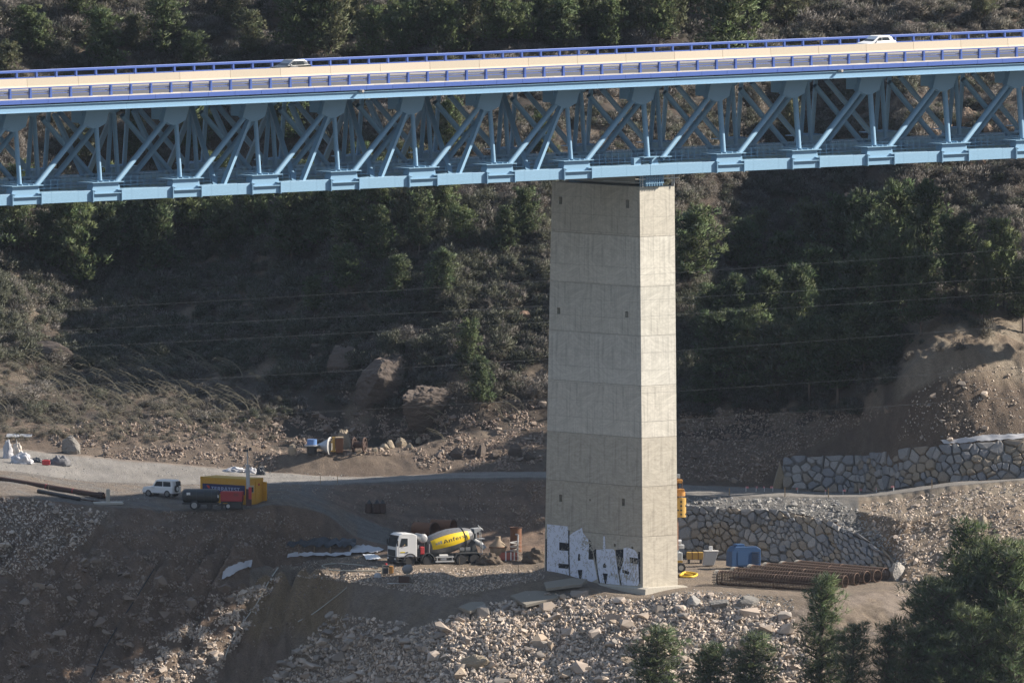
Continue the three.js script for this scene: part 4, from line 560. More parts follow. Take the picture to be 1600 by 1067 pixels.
{ // concrete mixer truck, front towards -x
  const g0 = turnAt(620, 886), rg = turnAt(740, 884), t = thing('mixer_truck', 'white cab concrete mixer truck with a grey and yellow drum', 'truck', g0, 22 * Math.PI / 180);
  t.rotation.z = 0; const Z = -1.25, grM = M('drum_grey', [0.18, 0.18, 0.185], 0.45, { p: { map: stoneT } }), chM = M('chassis', [0.045, 0.048, 0.052], 0.6);
  const cab = obj('cab', [side([[0.12, 1.0], [2.1, 1.0], [2.1, 3.02], [1.7, 3.2], [0.6, 3.22], [0.3, 3.05], [0.02, 1.95], [0.02, 1.05]], Z, 2.4, 0.06)], whtM, t);
  obj('windscreen', [new THREE.PlaneGeometry(0.001, 0.001)], glsM, cab).geometry = bar(V(-0.055, 1.98, Z), V(0.2, 2.95, Z), 2.1, 0.05);
  obj('side_window', side([[0.28, 1.95], [1.15, 2.05], [1.15, 2.78], [0.5, 2.8]], Z + 1.205, 0.03), glsM, cab);
  const dr = obj('door', side([[0.2, 1.08], [1.28, 1.08], [1.28, 2.9], [0.45, 2.92], [0.2, 1.9]], Z + 1.19, 0.04, 0.015), whtM, cab); obj('handle', bx(0.25, 0.07, 0.05, 1.08, 1.42, Z + 1.225), blkM, dr); obj('yellow_lettering', bx(0.5, 0.12, 0.01, 0.62, 1.44, Z + 1.226), M('sign_yellow', [0.65, 0.5, 0.03], 0.6), dr);
  obj('roof_hatch', bx(0.7, 0.06, 0.7, 1.0, 3.24, Z), M('hatch', [0.2, 0.2, 0.21], 0.5), cab); obj('visor', bx(0.25, 0.12, 2.2, 0.2, 3.02, Z), blkM, cab);
  obj('grille', [bx(0.1, 0.62, 1.9, -0.05, 1.35, Z, 0.03), bx(0.3, 0.6, 2.4, 0.08, 0.72, Z, 0.04)], blkM, cab); for (const z of [0.35, -2.85]) obj('headlight', bx(0.06, 0.16, 0.35, -0.07, 0.78, Math.max(z, -2.3) < 0 ? -2.2 : -0.3), lampM, cab);
  for (const z of [0.12, -2.62]) obj('mirror', [bx(0.12, 0.55, 0.16, 0.02, 2.35, z, 0.03), bx(0.05, 0.05, 0.2, 0.08, 2.6, z - Math.sign(z) * 0.1)], blkM, cab);
  for (const q of [0, 1]) obj('step', bx(1.0, 0.06, 0.3, 0.55, 0.45 + q * 0.3, -0.15), chM, cab);
  const ax = [1.4, 3.3, 6.85, 8.25]; obj('chassis_frame', [bx(8.2, 0.3, 0.9, 4.9, 0.95, Z), bx(0.8, 0.9, 2.2, 2.55, 1.25, Z, 0.05), bx(1.3, 0.5, 2.2, 5.6, 0.75, Z, 0.04)], chM, t);
  ax.forEach((x, i) => { wheel(t, x, 0.52, -0.2, 0.52, i > 1 ? 0.5 : 0.34, i > 1 ? M('dark_rim', [0.2, 0.19, 0.18], 0.7) : chrM); wheel(t, x, 0.52, -2.3, 0.52, i > 1 ? 0.5 : 0.34); });
  const fend = (x, w) => { const p = []; for (let i = 0; i <= 8; i++) { const a = Math.PI * i / 8; p.push([x - Math.cos(a) * w, 0.52 + Math.sin(a) * 0.72]); } const q = p.map(([a, b]) => [x + (a - x) * 1.08, b + 0.08]).reverse(); return side([...p, ...q], -0.22, 0.55); };
  obj('fender', fend(1.4, 0.66), chM, t); obj('fender', fend(3.3, 0.66), chM, t); obj('fender', side([[6.1, 0.7], [6.3, 1.15], [6.5, 1.22], [8.6, 1.22], [8.85, 1.1], [8.95, 0.8], [8.88, 0.8], [8.75, 1.05], [8.55, 1.12], [6.55, 1.12], [6.4, 1.08], [6.2, 0.7]], -0.22, 0.55), chM, t);
  obj('side_guard', [bx(1.95, 0.12, 0.05, 5.1, 0.85, 0.0), bx(2.0, 0.14, 0.05, 5.1, 0.42, 0.0), bx(0.08, 0.6, 0.05, 4.3, 0.65, -0.02), bx(0.08, 0.6, 0.05, 5.9, 0.65, -0.02)], M('guard_alu', [0.55, 0.55, 0.54], 0.4, { metal: 0.4 }), t);
  obj('air_tank', [cy(0.18, 0.18, 0.9, 5.0, 0.95, -0.2, 'x', 12), cy(0.18, 0.18, 0.6, 5.0, 0.62, -0.25, 'x', 12)], M('guard_alu', [0.55, 0.55, 0.54], 0.4), t);
  const wt = obj('water_tank', [cy(0.42, 0.42, 1.9, 2.95, 2.72, -1.25, 'z', 20)], M('tank_grey', [0.3, 0.31, 0.32], 0.4, { metal: 0.4 }), t); obj('end_cap', [new THREE.SphereGeometry(0.42, 18, 8, 0, 6.3, 0, 1.57).scale(1, 0.3, 1).rotateX(Math.PI / 2).translate(2.95, 2.72, -0.3)], galvM, wt); obj('strap', tor(0.43, 0.03, 2.95, 2.72, -0.5, 20, 5), chrM, wt); obj('bracket', [bx(0.1, 1.4, 0.1, 3.1, 1.9, -0.5), bx(0.1, 1.4, 0.1, 3.1, 1.9, -2.0)], chM, wt);
  obj('red_box', bx(0.4, 0.75, 0.4, 2.75, 1.55, -0.25, 0.05), redM, t); obj('hydraulics', [bx(0.5, 0.7, 1.2, 3.75, 1.6, Z), cy(0.08, 0.08, 0.9, 3.5, 1.75, -0.25, 'y', 8), cy(0.1, 0.1, 0.8, 2.35, 1.7, -0.3, 'y', 8)], M('pump', [0.16, 0.17, 0.18], 0.5), t);
  // drum along its tilted axis
  const prof = [[0.12, 0], [0.75, 0.03], [0.92, 0.35], [1.06, 0.75], [1.19, 1.7], [1.21, 2.45], [1.12, 3.2], [0.98, 3.95], [0.82, 4.45], [0.6, 4.95], [0.5, 5.05]].map((p) => new THREE.Vector2(...p));
  const drum = new THREE.Group(); drum.name = 'drum_group'; const dm = new THREE.Matrix4().makeRotationZ(-Math.PI / 2 + 0.23).setPosition(3.55, 1.78, Z), facet = (g) => toCreasedNormals(g, 0.25);
  const shell = obj('drum', [facet(new THREE.LatheGeometry(prof, 16)).applyMatrix4(dm)], grM, t);
  const band = prof.slice(2, 9).map((p) => new THREE.Vector2(p.x + 0.012, p.y)), lt = canvasTex(256, 512, (c, w, h) => { c.fillStyle = '#e9c512'; c.fillRect(0, 0, w, h); c.save(); c.translate(w / 2, h / 2); c.rotate(-Math.PI / 2); c.fillStyle = '#2c2a20'; c.font = 'bold 105px sans-serif'; c.textAlign = 'center'; c.textBaseline = 'middle'; c.scale(0.82, 1); c.fillText('Anfersa', 70, 0); c.fillStyle = '#8d8f88'; for (let i = 0; i < 3; i++) c.fillRect(-210 + i * 26, -20 - i * 10, 20, 50 + i * 10); c.restore(); });
  obj('yellow_band', [facet(new THREE.LatheGeometry(band, 6, -0.68, 1.0)).applyMatrix4(dm)], new THREE.MeshStandardMaterial({ map: lt, roughness: 0.45 }), shell);
  obj('drum_ring', [new THREE.TorusGeometry(0.99, 0.06, 8, 30).rotateX(Math.PI / 2).translate(0, 3.98, 0).applyMatrix4(dm)], chM, shell);
  obj('rear_pedestal', [side([[7.3, 1.1], [8.9, 1.1], [8.6, 2.2], [8.2, 2.5], [8.0, 2.0]], -0.75, 0.12), side([[7.3, 1.1], [8.9, 1.1], [8.6, 2.2], [8.2, 2.5], [8.0, 2.0]], -1.75, 0.12)], chM, t);
  obj('hopper', [side([[8.55, 3.0], [9.35, 3.45], [9.35, 3.55], [8.5, 3.5]], Z, 1.1), bx(0.1, 0.9, 1.0, 8.75, 2.95, Z)], galvM, t);
  obj('chute', [taper([V(8.6, 2.3, Z), V(9.3, 1.9, Z + 0.4), V(9.6, 1.5, Z + 0.6)], [0.3, 0.26, 0.24], 8)], galvM, t);
  const lad = []; for (const z of [-0.1, -0.5]) lad.push(rod(V(9.15, 1.0, z), V(8.95, 3.4, z), 0.03, 6)); for (let i = 0; i < 9; i++) lad.push(rod(V(9.14 - i * 0.02, 1.1 + i * 0.27, -0.1), V(9.14 - i * 0.02, 1.1 + i * 0.27, -0.5), 0.025, 5)); lad.push(bx(0.7, 0.06, 0.7, 9.0, 2.55, -0.3), rod(V(9.2, 3.4, -0.05), V(8.6, 3.9, -0.05), 0.03, 5), rod(V(8.7, 3.2, -0.05), V(8.7, 3.95, -0.05), 0.03, 5));
  obj('ladder', lad, galvM, t); for (const x of [6.9, 7.55]) obj('light_box', bx(0.5, 0.3, 0.12, x, 1.6, 0.0, 0.02), M('box_grey', [0.16, 0.17, 0.18], 0.5), t); obj('tail_light', bx(0.06, 0.15, 0.4, 8.98, 0.9, -0.3), redLM, t);
  // driver behind the side window
  const pr = [[0.02, 0.0], [0.2, 0.02], [0.22, 0.3], [0.24, 0.46], [0.18, 0.55], [0.07, 0.6], [0.065, 0.66], [0.1, 0.72], [0.11, 0.82], [0.085, 0.91], [0.01, 0.94]].map((p) => new THREE.Vector2(...p));
  t.updateMatrixWorld(); const d = thing('person', 'driver in a yellow vest sitting behind the truck cab window', 'person', V(0.86, 1.75, -0.27).applyMatrix4(t.matrixWorld), t.rotation.y);
  obj('body', [new THREE.LatheGeometry(pr, 14), taper([V(0.0, 0.45, 0.2), V(-0.18, 0.25, 0.24), V(-0.4, 0.3, 0.15)], [0.06, 0.05, 0.04], 7)], M('skin', [0.42, 0.27, 0.19], 0.7), d); obj('vest', new THREE.LatheGeometry(pr.slice(1, 6).map((p) => new THREE.Vector2(p.x + 0.012, p.y)), 14), M('vest_yellow', [0.7, 0.75, 0.04], 0.7), d); obj('hair', new THREE.SphereGeometry(0.115, 10, 6, 0, 6.3, 0, 1.4).translate(0.01, 0.84, 0), blkM, d);
}
function carBody(name, label, p, turn, paint, prof, glass, wl, o = {}) { // side profile [x,y], front at -x
  const t = thing(name, label, 'car', p, turn), W = o.w || 1.72;
  obj('body', [prism(prof.body, W, 'z', 0.06)], paint, t); obj('cabin', [prism(prof.cabin, W - 0.28, 'z', 0.07)], paint, t);
  for (const z of [1, -1]) { for (const g of glass) obj('side_window', side(g, z * (W / 2 - 0.14), 0.03, 0.004), glsM, t); }
  const [a, b] = prof.screen, [c, d] = prof.rear; obj('windscreen', bar(V(...a, 0), V(...b, 0), W - 0.42, 0.05), glsM, t); obj('rear_window', bar(V(...c, 0), V(...d, 0), W - 0.45, 0.05), glsM, t);
  for (const x of wl) for (const z of [1, -1]) wheel(t, x, o.r || 0.33, z * (W / 2 - 0.1), o.r || 0.33, 0.22, o.rim);
  for (const z of [1, -1]) { obj('headlight', bx(0.12, 0.15, 0.35, prof.front + 0.03, prof.lampY, z * (W / 2 - 0.28), 0.03), lampM, t); obj('tail_light', bx(0.06, 0.22, 0.18, prof.back - 0.01, prof.lampY + 0.1, z * (W / 2 - 0.14)), redLM, t); obj('mirror', bx(0.15, 0.13, 0.16, prof.mir, 1.0, z * (W / 2 + 0.06), 0.03), paint, t); obj('door', side(prof.door, z * (W / 2 + 0.002), 0.012, 0.003), paint, t); }
  obj('bumper', [bx(0.12, 0.22, W - 0.1, prof.front + 0.02, 0.42, 0, 0.04), bx(0.12, 0.22, W - 0.1, prof.back - 0.02, 0.45, 0, 0.04)], o.bump || blkM, t); return t;
}
const hatch = { body: [[-2, 0.3], [1.95, 0.3], [2.0, 0.85], [1.85, 0.98], [-0.9, 0.95], [-1.8, 0.75], [-2.02, 0.55]], cabin: [[-1.0, 0.9], [1.85, 0.9], [1.55, 1.3], [1.15, 1.46], [0.0, 1.47], [-0.25, 1.42]], screen: [[-0.95, 0.98], [-0.3, 1.4]], rear: [[1.86, 1.0], [1.55, 1.32]], front: -2, back: 1.98, lampY: 0.66, mir: -0.65, door: [[-0.75, 0.4], [0.3, 0.4], [0.3, 0.93], [-0.75, 0.93]] };
const hg = [[[-0.68, 0.98], [0.15, 0.98], [0.15, 1.36], [-0.15, 1.36]], [[0.22, 0.98], [1.3, 1.02], [1.05, 1.36], [0.22, 1.37]]];
const onDeck = (px) => { let s = -110; while (s < 80) { const p = B(s, 17, 10.2); if (pxOf(p.x, p.z) > px) return p; s += 0.05; } };
carBody('white_car', 'white hatchback driving left along the bridge behind the concrete barrier', onDeck(1369), TH, whtM, hatch, hg, [-1.25, 1.3], {});
carBody('dark_car', 'silver and black estate car driving left on the left part of the bridge', onDeck(452), TH, M('silver_paint', [0.3, 0.31, 0.32], 0.25, { metal: 0.5 }), hatch, hg, [-1.25, 1.3], {}).getObjectByName('body').material = M('black_paint', [0.03, 0.033, 0.036], 0.2);
const suv = { body: [[-1.8, 0.45], [1.62, 0.45], [1.64, 0.98], [1.5, 1.02], [-0.75, 1.02], [-1.72, 0.92], [-1.82, 0.7]], cabin: [[-0.8, 0.98], [1.6, 0.98], [1.52, 1.6], [1.42, 1.66], [-0.2, 1.66], [-0.32, 1.6]], screen: [[-0.78, 1.04], [-0.35, 1.58]], rear: [[1.63, 1.08], [1.55, 1.55]], front: -1.8, back: 1.63, lampY: 0.78, mir: -0.6, door: [[-0.6, 0.5], [0.5, 0.5], [0.5, 1.0], [-0.6, 1.0]] };
{
  const t = carBody('off_road_car', 'small white three door off-road car parked on the gravel yard', turnAt(253, 776), -0.55, whtM, suv, [[[-0.6, 1.06], [0.42, 1.06], [0.42, 1.56], [-0.25, 1.56]], [[0.52, 1.06], [1.4, 1.06], [1.35, 1.54], [0.52, 1.56]]], [-1.15, 1.05], { r: 0.36, w: 1.6, rim: M('dark_rim', [0.2, 0.19, 0.18], 0.7) });
  const s = wheel(t, 1.76, 0.85, 0.1, 0.34, 0.2, whtM, 'spare_wheel'); s.rotation.y = Math.PI / 2;
}
{ // yellow site container
  const t = thing('site_container', 'yellow steel site container with a blue lettered band', 'container', turnAt(386, 790), -39 * Math.PI / 180), cM = M('container_yellow', [0.7, 0.36, 0.03], 0.55, { p: { map: stoneT } }), L = 6.06, W = 2.44, Hh = 2.6;
  const cor = []; for (let i = 0; i < 27; i++) cor.push(bx(0.12, Hh - 0.3, 0.04, -L + 0.25 + i * 0.214, Hh / 2, -0.01)); // corrugation
  obj('wall', [bx(L - 0.1, Hh - 0.1, 0.08, -L / 2, Hh / 2, -0.06), bx(L - 0.1, Hh - 0.1, 0.08, -L / 2, Hh / 2, -W + 0.06), bx(0.08, Hh - 0.1, W - 0.2, -L + 0.06, Hh / 2, -W / 2), bx(0.08, Hh - 0.1, W - 0.2, -0.06, Hh / 2, -W / 2)], cM, t);
  obj('corrugation', cor, cM, t); obj('roof', bx(L - 0.05, 0.08, W - 0.05, -L / 2, Hh, -W / 2), M('roof_yellow', [0.66, 0.4, 0.07], 0.6, { p: { map: stoneT } }), t); obj('floor', bx(L, 0.16, W, -L / 2, 0.16, -W / 2), cM, t);
  for (const x of [0, -L]) for (const z of [0, -W]) obj('corner_post', bx(0.16, Hh + 0.06, 0.16, x ? x + 0.06 : -0.06, Hh / 2 + 0.02, z ? z + 0.06 : -0.06), cM, t);
  const bt = canvasTex(1024, 256, (c) => { c.fillStyle = '#1c2350'; c.fillRect(0, 0, 1024, 256); c.fillStyle = '#c23a1e'; c.beginPath(); c.moveTo(95, 40); c.lineTo(165, 55); c.lineTo(180, 130); c.lineTo(130, 110); c.fill(); c.fillStyle = '#8f9ab5'; c.font = 'bold 125px sans-serif'; c.textBaseline = 'middle'; c.save(); c.translate(205, 125); c.scale(1.07, 1.15); c.fillText('TERRATEST', 0, 0); c.restore(); });
  obj('lettered_band', [new THREE.PlaneGeometry(5.5, 0.95).translate(-3.05, 1.5, 0.018)], new THREE.MeshStandardMaterial({ map: bt, roughness: 0.6 }), t);
  obj('door', bx(0.05, 2.1, 0.9, 0.0, 1.3, -1.75), cM, t); const w = obj('window', bx(0.05, 0.75, 0.7, 0.0, 1.6, -0.65), M('window_pale', [0.5, 0.42, 0.28], 0.4), t); obj('pane', bx(0.03, 0.5, 0.5, 0.025, 1.55, -0.65), glsM, w); obj('red_mark', bx(0.02, 0.22, 0.22, 0.035, 2.0, -1.75), redM, t); obj('grille', bx(0.5, 1.9, 0.06, 0.3, 1.3, -2.36), cM, t);
}
{ // tank trailer
  const t = thing('tank_trailer', 'black cylindrical tank trailer in front of the yellow container', 'trailer', turnAt(313, 796), -0.1), pl = M('black_tank', [0.022, 0.026, 0.03], 0.42);
  const pf = [[0.01, -1.85], [0.5, -1.82], [0.66, -1.65], [0.7, -1.4], [0.7, 1.4], [0.66, 1.65], [0.5, 1.82], [0.01, 1.85]].map((p) => new THREE.Vector2(...p));
  const b = obj('tank', [new THREE.LatheGeometry(pf, 28).rotateZ(Math.PI / 2).translate(0, 1.35, 0)], pl, t); for (const x of [-1.1, -0.35, 0.4, 1.15]) obj('hoop', [tor(0.705, 0.03, 0, 0, 0, 26, 5).rotateY(Math.PI / 2).translate(x, 1.35, 0)], pl, b); obj('label', bx(0.36, 0.25, 0.01, -1.15, 1.6, 0.69), whtM, b); obj('label', bx(0.2, 0.28, 0.01, 1.75, 1.35, 0.55), whtM, b);
  for (const z of [0.75, -0.75]) wheel(t, -0.55, 0.46, z, 0.46, 0.24, M('dull_rim', [0.3, 0.3, 0.3], 0.6)); obj('frame', [bx(3.6, 0.14, 0.9, 0, 0.6, 0), bx(1.2, 0.1, 0.1, 2.3, 0.5, 0), bx(0.08, 0.6, 0.08, 2.6, 0.3, 0), bx(0.5, 0.5, 0.7, 0.9, 0.35, 0)], blkM, t);
}
{ const t = thing('compressor', 'red compressor on legs between the black tank and the container', 'compressor', turnAt(362, 795), -0.15); obj('housing', [bx(2.2, 1.0, 1.1, 0, 1.25, 0, 0.08)], M('compressor_red', [0.3, 0.018, 0.024], 0.45), t); obj('panel', bx(0.5, 0.3, 0.02, 0.5, 1.45, 0.56), M('dull_red', [0.2, 0.03, 0.03], 0.6), t); obj('frame', [bx(2.1, 0.12, 1.0, 0, 0.68, 0), bx(0.08, 1.3, 0.08, 1.1, 0.62, 0.4), bx(0.08, 0.7, 0.08, -1.0, 0.33, 0.4), bx(0.08, 0.7, 0.08, -1.0, 0.33, -0.4), bx(1.0, 0.55, 0.9, 0.5, 0.35, 0)], blkM, t); for (const z of [0.5, -0.5]) wheel(t, -0.3, 0.3, z, 0.3, 0.16); obj('drawbar', rod(V(-1.0, 0.6, 0), V(-1.7, 0.3, 0.1), 0.05, 6), chrM, t); }
{ const t = thing('lamp_mast', 'grey lighting mast standing in front of the container end', 'lighting mast', turnAt(388, 792), 0); obj('pole', [rod(V(0, 0, 0), V(-0.1, 4.2, 0), 0.2, 10), rod(V(-0.1, 4.2, 0), V(-0.14, 5.7, 0), 0.06, 8)], galvM, t); obj('floodlight', [bx(0.5, 0.22, 0.2, -0.3, 5.6, 0.1, 0.03), bx(0.3, 0.3, 0.2, 0.15, 5.75, 0.05, 0.03)], blkM, t); obj('base_box', [bx(0.55, 1.7, 0.5, 0.02, 0.95, 0.2, 0.03)], M('mast_base', [0.06, 0.02, 0.025], 0.6), t); obj('red_panel', bx(0.3, 1.2, 0.03, 0.15, 1.4, 0.47), redM, t); }
// ------------------------------------------------------------ pipes, bags and site clutter
const pipe = (name, label, a, b, r, m, extra) => { const A = G(...a), Bq = G(...b); A.y += r; Bq.y += r; const t = thing(name, label, 'pipe', A); const d = Bq.clone().sub(A); obj('tube', [rod(V(0, 0, 0), d, r, 18)], m, t); extra && extra(t, d); return t; };
pipe('steel_pipe', 'long dark brown steel pipe lying along the edge of the yard', [-30, 748], [160, 779], 0.27, drkRust, (t, d) => { const e = d.clone().normalize(); obj('end_collar', [rod(d.clone().addScaledVector(e, -0.5), d.clone().addScaledVector(e, 0.02), 0.36, 18)], drkRust, t); obj('bolt_ring', [cy(0.12, 0.3, 0.3, 0, 0, 0, 'x', 10).translate(d.x + 0.1, d.y, d.z)], rustM, t); for (const q of [0.1, 0.53, 0.75]) obj('red_mark', [rod(d.clone().multiplyScalar(q), d.clone().multiplyScalar(q + 0.012), 0.276, 14)], M('dull_red', [0.2, 0.03, 0.03], 0.6), t); });
pipe('plastic_pipe', 'black pipe lying in front of the long brown steel pipe', [58, 770], [124, 783], 0.2, blkM);
pipe('timber_beam', 'thin dark beam on the ground beside the concrete post', [124, 781], [158, 786], 0.07, drkRust);
{ const t = thing('concrete_post', 'square concrete post on a flat slab at the end of the pipe', 'post', turnAt(168, 788), 0.1); obj('slab', [bx(2.9, 0.22, 2.2, 0, 0.12, 0, 0.02)], slabM, t); obj('post', [bx(0.34, 1.35, 0.34, 0, 0.85, 0, 0.02)], slabM, t); }
function clothMound(name, label, cat, px, py, w, h, d, m, seed, turn = 0) { // crumpled bag or tarp
  const g = new THREE.SphereGeometry(1, 28, 16), p = g.attributes.position, v = V(0, 0, 0); for (let i = 0; i < p.count; i++) { v.fromBufferAttribute(p, i); const q = 1 + 0.28 * n3(v.x * 2 + seed, v.y * 2, v.z * 2) + 0.16 * n3(v.x * 5, v.y * 5 + seed, v.z * 5); const y = v.y < 0 ? v.y * 0.2 : v.y; p.setXYZ(i, v.x * q * w / 2, y * q * h, v.z * q * d / 2); } g.computeVertexNormals();
  const o = obj(name, g, m); o.position.copy(G(px, py)); o.rotation.y = turn; return tag(o, label, cat);
}
function sheet(name, label, cat, pts, m, amp = 0.12, lift = 0.06) { // ground cloth through a strip of pixel pairs [[x,yTop],[x,yBottom]]
  const n = pts.length, rows = 6, g = new THREE.PlaneGeometry(1, 1, (n - 1) * 6, rows), p = g.attributes.position, C = (n - 1) * 6 + 1;
  for (let i = 0; i < p.count; i++) { const c = i % C, r = Math.floor(i / C), k = Math.min(n - 2, Math.floor(c / 6)), t = c / 6 - k, a = pts[k], b = pts[k + 1], q = r / rows, X = lerp(lerp(a[0][0], b[0][0], t), lerp(a[1][0], b[1][0], t), q), Y = lerp(lerp(a[0][1], b[0][1], t), lerp(a[1][1], b[1][1], t), q), P1 = G(X, Y); p.setXYZ(i, P1.x, P1.y + lift + amp * (0.5 + 0.5 * n2(P1.x * 1.7, P1.z * 1.7 + 3) + 0.4 * n2(P1.x * 5, P1.z * 5)), P1.z); }
  g.computeVertexNormals(); return tag(obj(name, g, m), label, cat);
}
const clothW = M('white_cloth', [0.42, 0.425, 0.45], 0.9, { ds: true }), clothB = M('black_tarp', [0.025, 0.03, 0.04], 0.45, { ds: true });
clothMound('big_bag', 'upright white sack at the far left of the yard', 'bag', 11, 716, 1.0, 1.6, 0.8, clothW, 3);
clothMound('big_bag', 'slumped white and blue sack at the left of the yard', 'bag', 32, 724, 2.2, 1.0, 1.2, clothW, 5);
clothMound('big_bag', 'open white sack behind the slumped one', 'bag', 26, 716, 1.1, 1.5, 0.9, M('bag_cream', [0.5, 0.45, 0.4], 0.9), 7);
clothMound('dark_tarpaulin', 'grey and black tarpaulin heap right of the red box', 'tarpaulin', 93, 727, 1.9, 0.9, 1.2, M('tarp_grey', [0.14, 0.14, 0.15], 0.8), 9);
clothMound('dark_tarpaulin', 'flat dark heap between the white sack and the red box', 'tarpaulin', 56, 722, 1.5, 0.4, 1.0, clothB, 11);
{ const t = thing('fuel_can_box', 'small red box beside the sacks in the yard', 'box', turnAt(71, 727), 0.1); obj('box', [bx(0.8, 0.5, 0.5, 0, 0.28, 0, 0.05)], redM, t); obj('handle', [bx(0.5, 0.06, 0.06, 0, 0.58, 0), bx(0.06, 0.12, 0.06, 0.22, 0.52, 0), bx(0.06, 0.12, 0.06, -0.22, 0.52, 0)], blkM, t); }
clothMound('white_sheeting', 'white plastic heap behind the yellow container roof', 'sheeting', 366, 737, 2.0, 0.45, 1.4, clothW, 13);
clothMound('white_sheeting', 'low white plastic heap right of the lamp mast', 'sheeting', 392, 739, 1.5, 0.5, 1, clothW, 15);
clothMound('black_bag', 'black and white sack on the track behind the container', 'bag', 407, 742, 0.9, 0.8, 0.7, clothB, 17);
sheet('pale_sheet', 'pale flat sheet on the slope at the far left', 'sheeting', [[[10, 679], [8, 685]], [[30, 679], [28, 684]], [[50, 680], [48, 684]]], M('sheet_grey', [0.27, 0.28, 0.3], 0.9, { ds: true }), 0.03, 0.08);
sheet('black_liner', 'black plastic liner draped along the back of the wash pit', 'liner', [[[448, 857], [446, 863]], [[470, 851], [470, 862]], [[500, 848], [500, 861]], [[530, 850], [530, 861]], [[556, 850], [556, 861]]], clothB, 0.45, 0.3);
sheet('white_liner', 'long white fabric strip along the front of the wash pit', 'liner', [[[450, 868], [448, 873]], [[480, 866], [480, 872]], [[510, 867], [510, 872]], [[550, 865], [548, 870]]], clothW, 0.18, 0.12);
sheet('white_liner', 'grey white fabric sloping up the right end of the wash pit', 'liner', [[[552, 855], [546, 866]], [[575, 855], [566, 866]], [[600, 860], [590, 866]]], clothW, 0.15, 0.12);
sheet('white_sheet', 'bright white folded sheet right of the wash pit', 'sheeting', [[[566, 868], [572, 877]], [[582, 869], [588, 877]], [[590, 870], [596, 876]]], M('bright_cloth', [0.68, 0.69, 0.7], 0.9, { ds: true }), 0.1, 0.15);
sheet('white_geotextile', 'long white fabric sheet sliding down the bank left of the mound', 'sheeting', [[[348, 896], [346, 908]], [[358, 889], [362, 901]], [[372, 882], [378, 892]], [[394, 878], [392, 889]]], clothW, 0.16, 0.15);
for (const [i, x, y] of [[0, 466, 868], [1, 490, 866], [2, 515, 866], [3, 546, 865]]) { const o = obj('stake', [rod(V(0, -0.1, 0), V(0.05, 0.75, 0), 0.04, 6)], woodM); o.position.copy(G(x, y)); tag(o, 'short wooden stake in the row holding up the pit liner', 'stake', 'stakes of the pit liner'); }
// things on the mound top
{ const t = thing('blue_drum', 'blue and black motor unit left of the metal cone', 'machine part', turnAt(487, 709)); obj('drum', [cy(0.5, 0.5, 0.55, 0, 1.2, 0, 'y', 16)], M('drum_blue', [0.1, 0.2, 0.42], 0.5), t); obj('plate', [cy(0.78, 0.78, 0.1, 0, 0.85, 0, 'y', 16)], galvM, t); obj('base', [cy(0.55, 0.5, 0.8, 0, 0.4, 0, 'y', 14)], blkM, t); }
{ const t = thing('metal_cone', 'grey steel funnel lying on its side on the mound', 'funnel', turnAt(508, 708), 0.25); obj('cone', [cy(0.85, 0.06, 1.5, 0.25, 0.72, 0, 'x', 24).rotateZ(0.0)], galvM, t); obj('rim', [tor(0.86, 0.07, 0, 0, 0, 26, 6).rotateY(Math.PI / 2).translate(-0.5, 0.72, 0)], M('rim_pale', [0.55, 0.53, 0.5], 0.7), t); t.rotation.y = Math.PI - 0.35; }
{ const t = thing('drill_stand', 'small yellow steel frame between the funnel and the pale boulder', 'frame', turnAt(521, 706)); obj('upright', [bx(0.3, 1.5, 0.3, 0, 0.75, 0, 0.03)], yelM, t); obj('foot', [bx(0.9, 0.12, 0.5, -0.2, 0.08, 0)], yelM, t); obj('arm', [bx(0.7, 0.2, 0.2, -0.35, 1.0, 0)], yelM, t); }
{ const t = thing('rusty_crate', 'rusty upright steel box in front of the pale boulder', 'box', turnAt(530, 707)); obj('box', [bx(0.75, 1.5, 0.6, 0, 0.75, 0, 0.02)], rustM, t); obj('lid', [bx(0.8, 0.1, 0.65, 0, 1.54, 0)], M('lid_pale', [0.5, 0.38, 0.25], 0.9), t); }
{ const t = thing('cable_spool', 'dark rusty cable spool on its side on the mound', 'spool', turnAt(561, 706), -0.3); for (const x of [-0.55, 0.55]) obj('flange', [tor(0.68, 0.09, 0, 0, 0, 24, 6).rotateY(Math.PI / 2).translate(x, 0.74, 0), cy(0.2, 0.2, 0.08, x, 0.74, 0, 'x', 12), ...[0, 1, 2].map((k) => bx(0.06, 1.3, 0.1).rotateX(k * Math.PI / 3).translate(x, 0.74, 0))], drkRust, t); obj('core', [cy(0.36, 0.36, 1.1, 0, 0.74, 0, 'x', 14)], drkRust, t); }
// behind the truck
function casing(label, px, py, r, len, turn, upright) { const t = thing('casing_tube', label, 'steel tube', turnAt(px, py), turn), sh = new THREE.Shape(); sh.absarc(0, 0, r, 0, 6.2832); const ho = new THREE.Path(); ho.absarc(0, 0, r - 0.05, 0, 6.2832, true); sh.holes.push(ho); let g = new THREE.ExtrudeGeometry(sh, { depth: len, bevelEnabled: false, curveSegments: 16 }); g = upright ? g.rotateX(-Math.PI / 2) : g.rotateY(Math.PI / 2).translate(-len / 2, r, 0); obj('tube', [g], rustM, t); const ring = upright ? tor(r + 0.01, 0.04, 0, 0, 0, 24, 5).rotateX(Math.PI / 2).translate(0, len, 0) : tor(r + 0.01, 0.04, 0, 0, 0, 24, 5).rotateY(Math.PI / 2).translate(len / 2, r, 0); obj('rim', [ring], drkRust, t); return t; }
casing('rusty wide casing tube lying with its open end behind the mixer drum', 664, 838, 0.72, 2.6, -0.75);
casing('second rusty casing tube just behind the open one', 692, 833, 0.7, 2.4, -0.5);
casing('rusty casing tube standing upright left of the pier', 806, 862, 0.62, 2.4, 0, true);
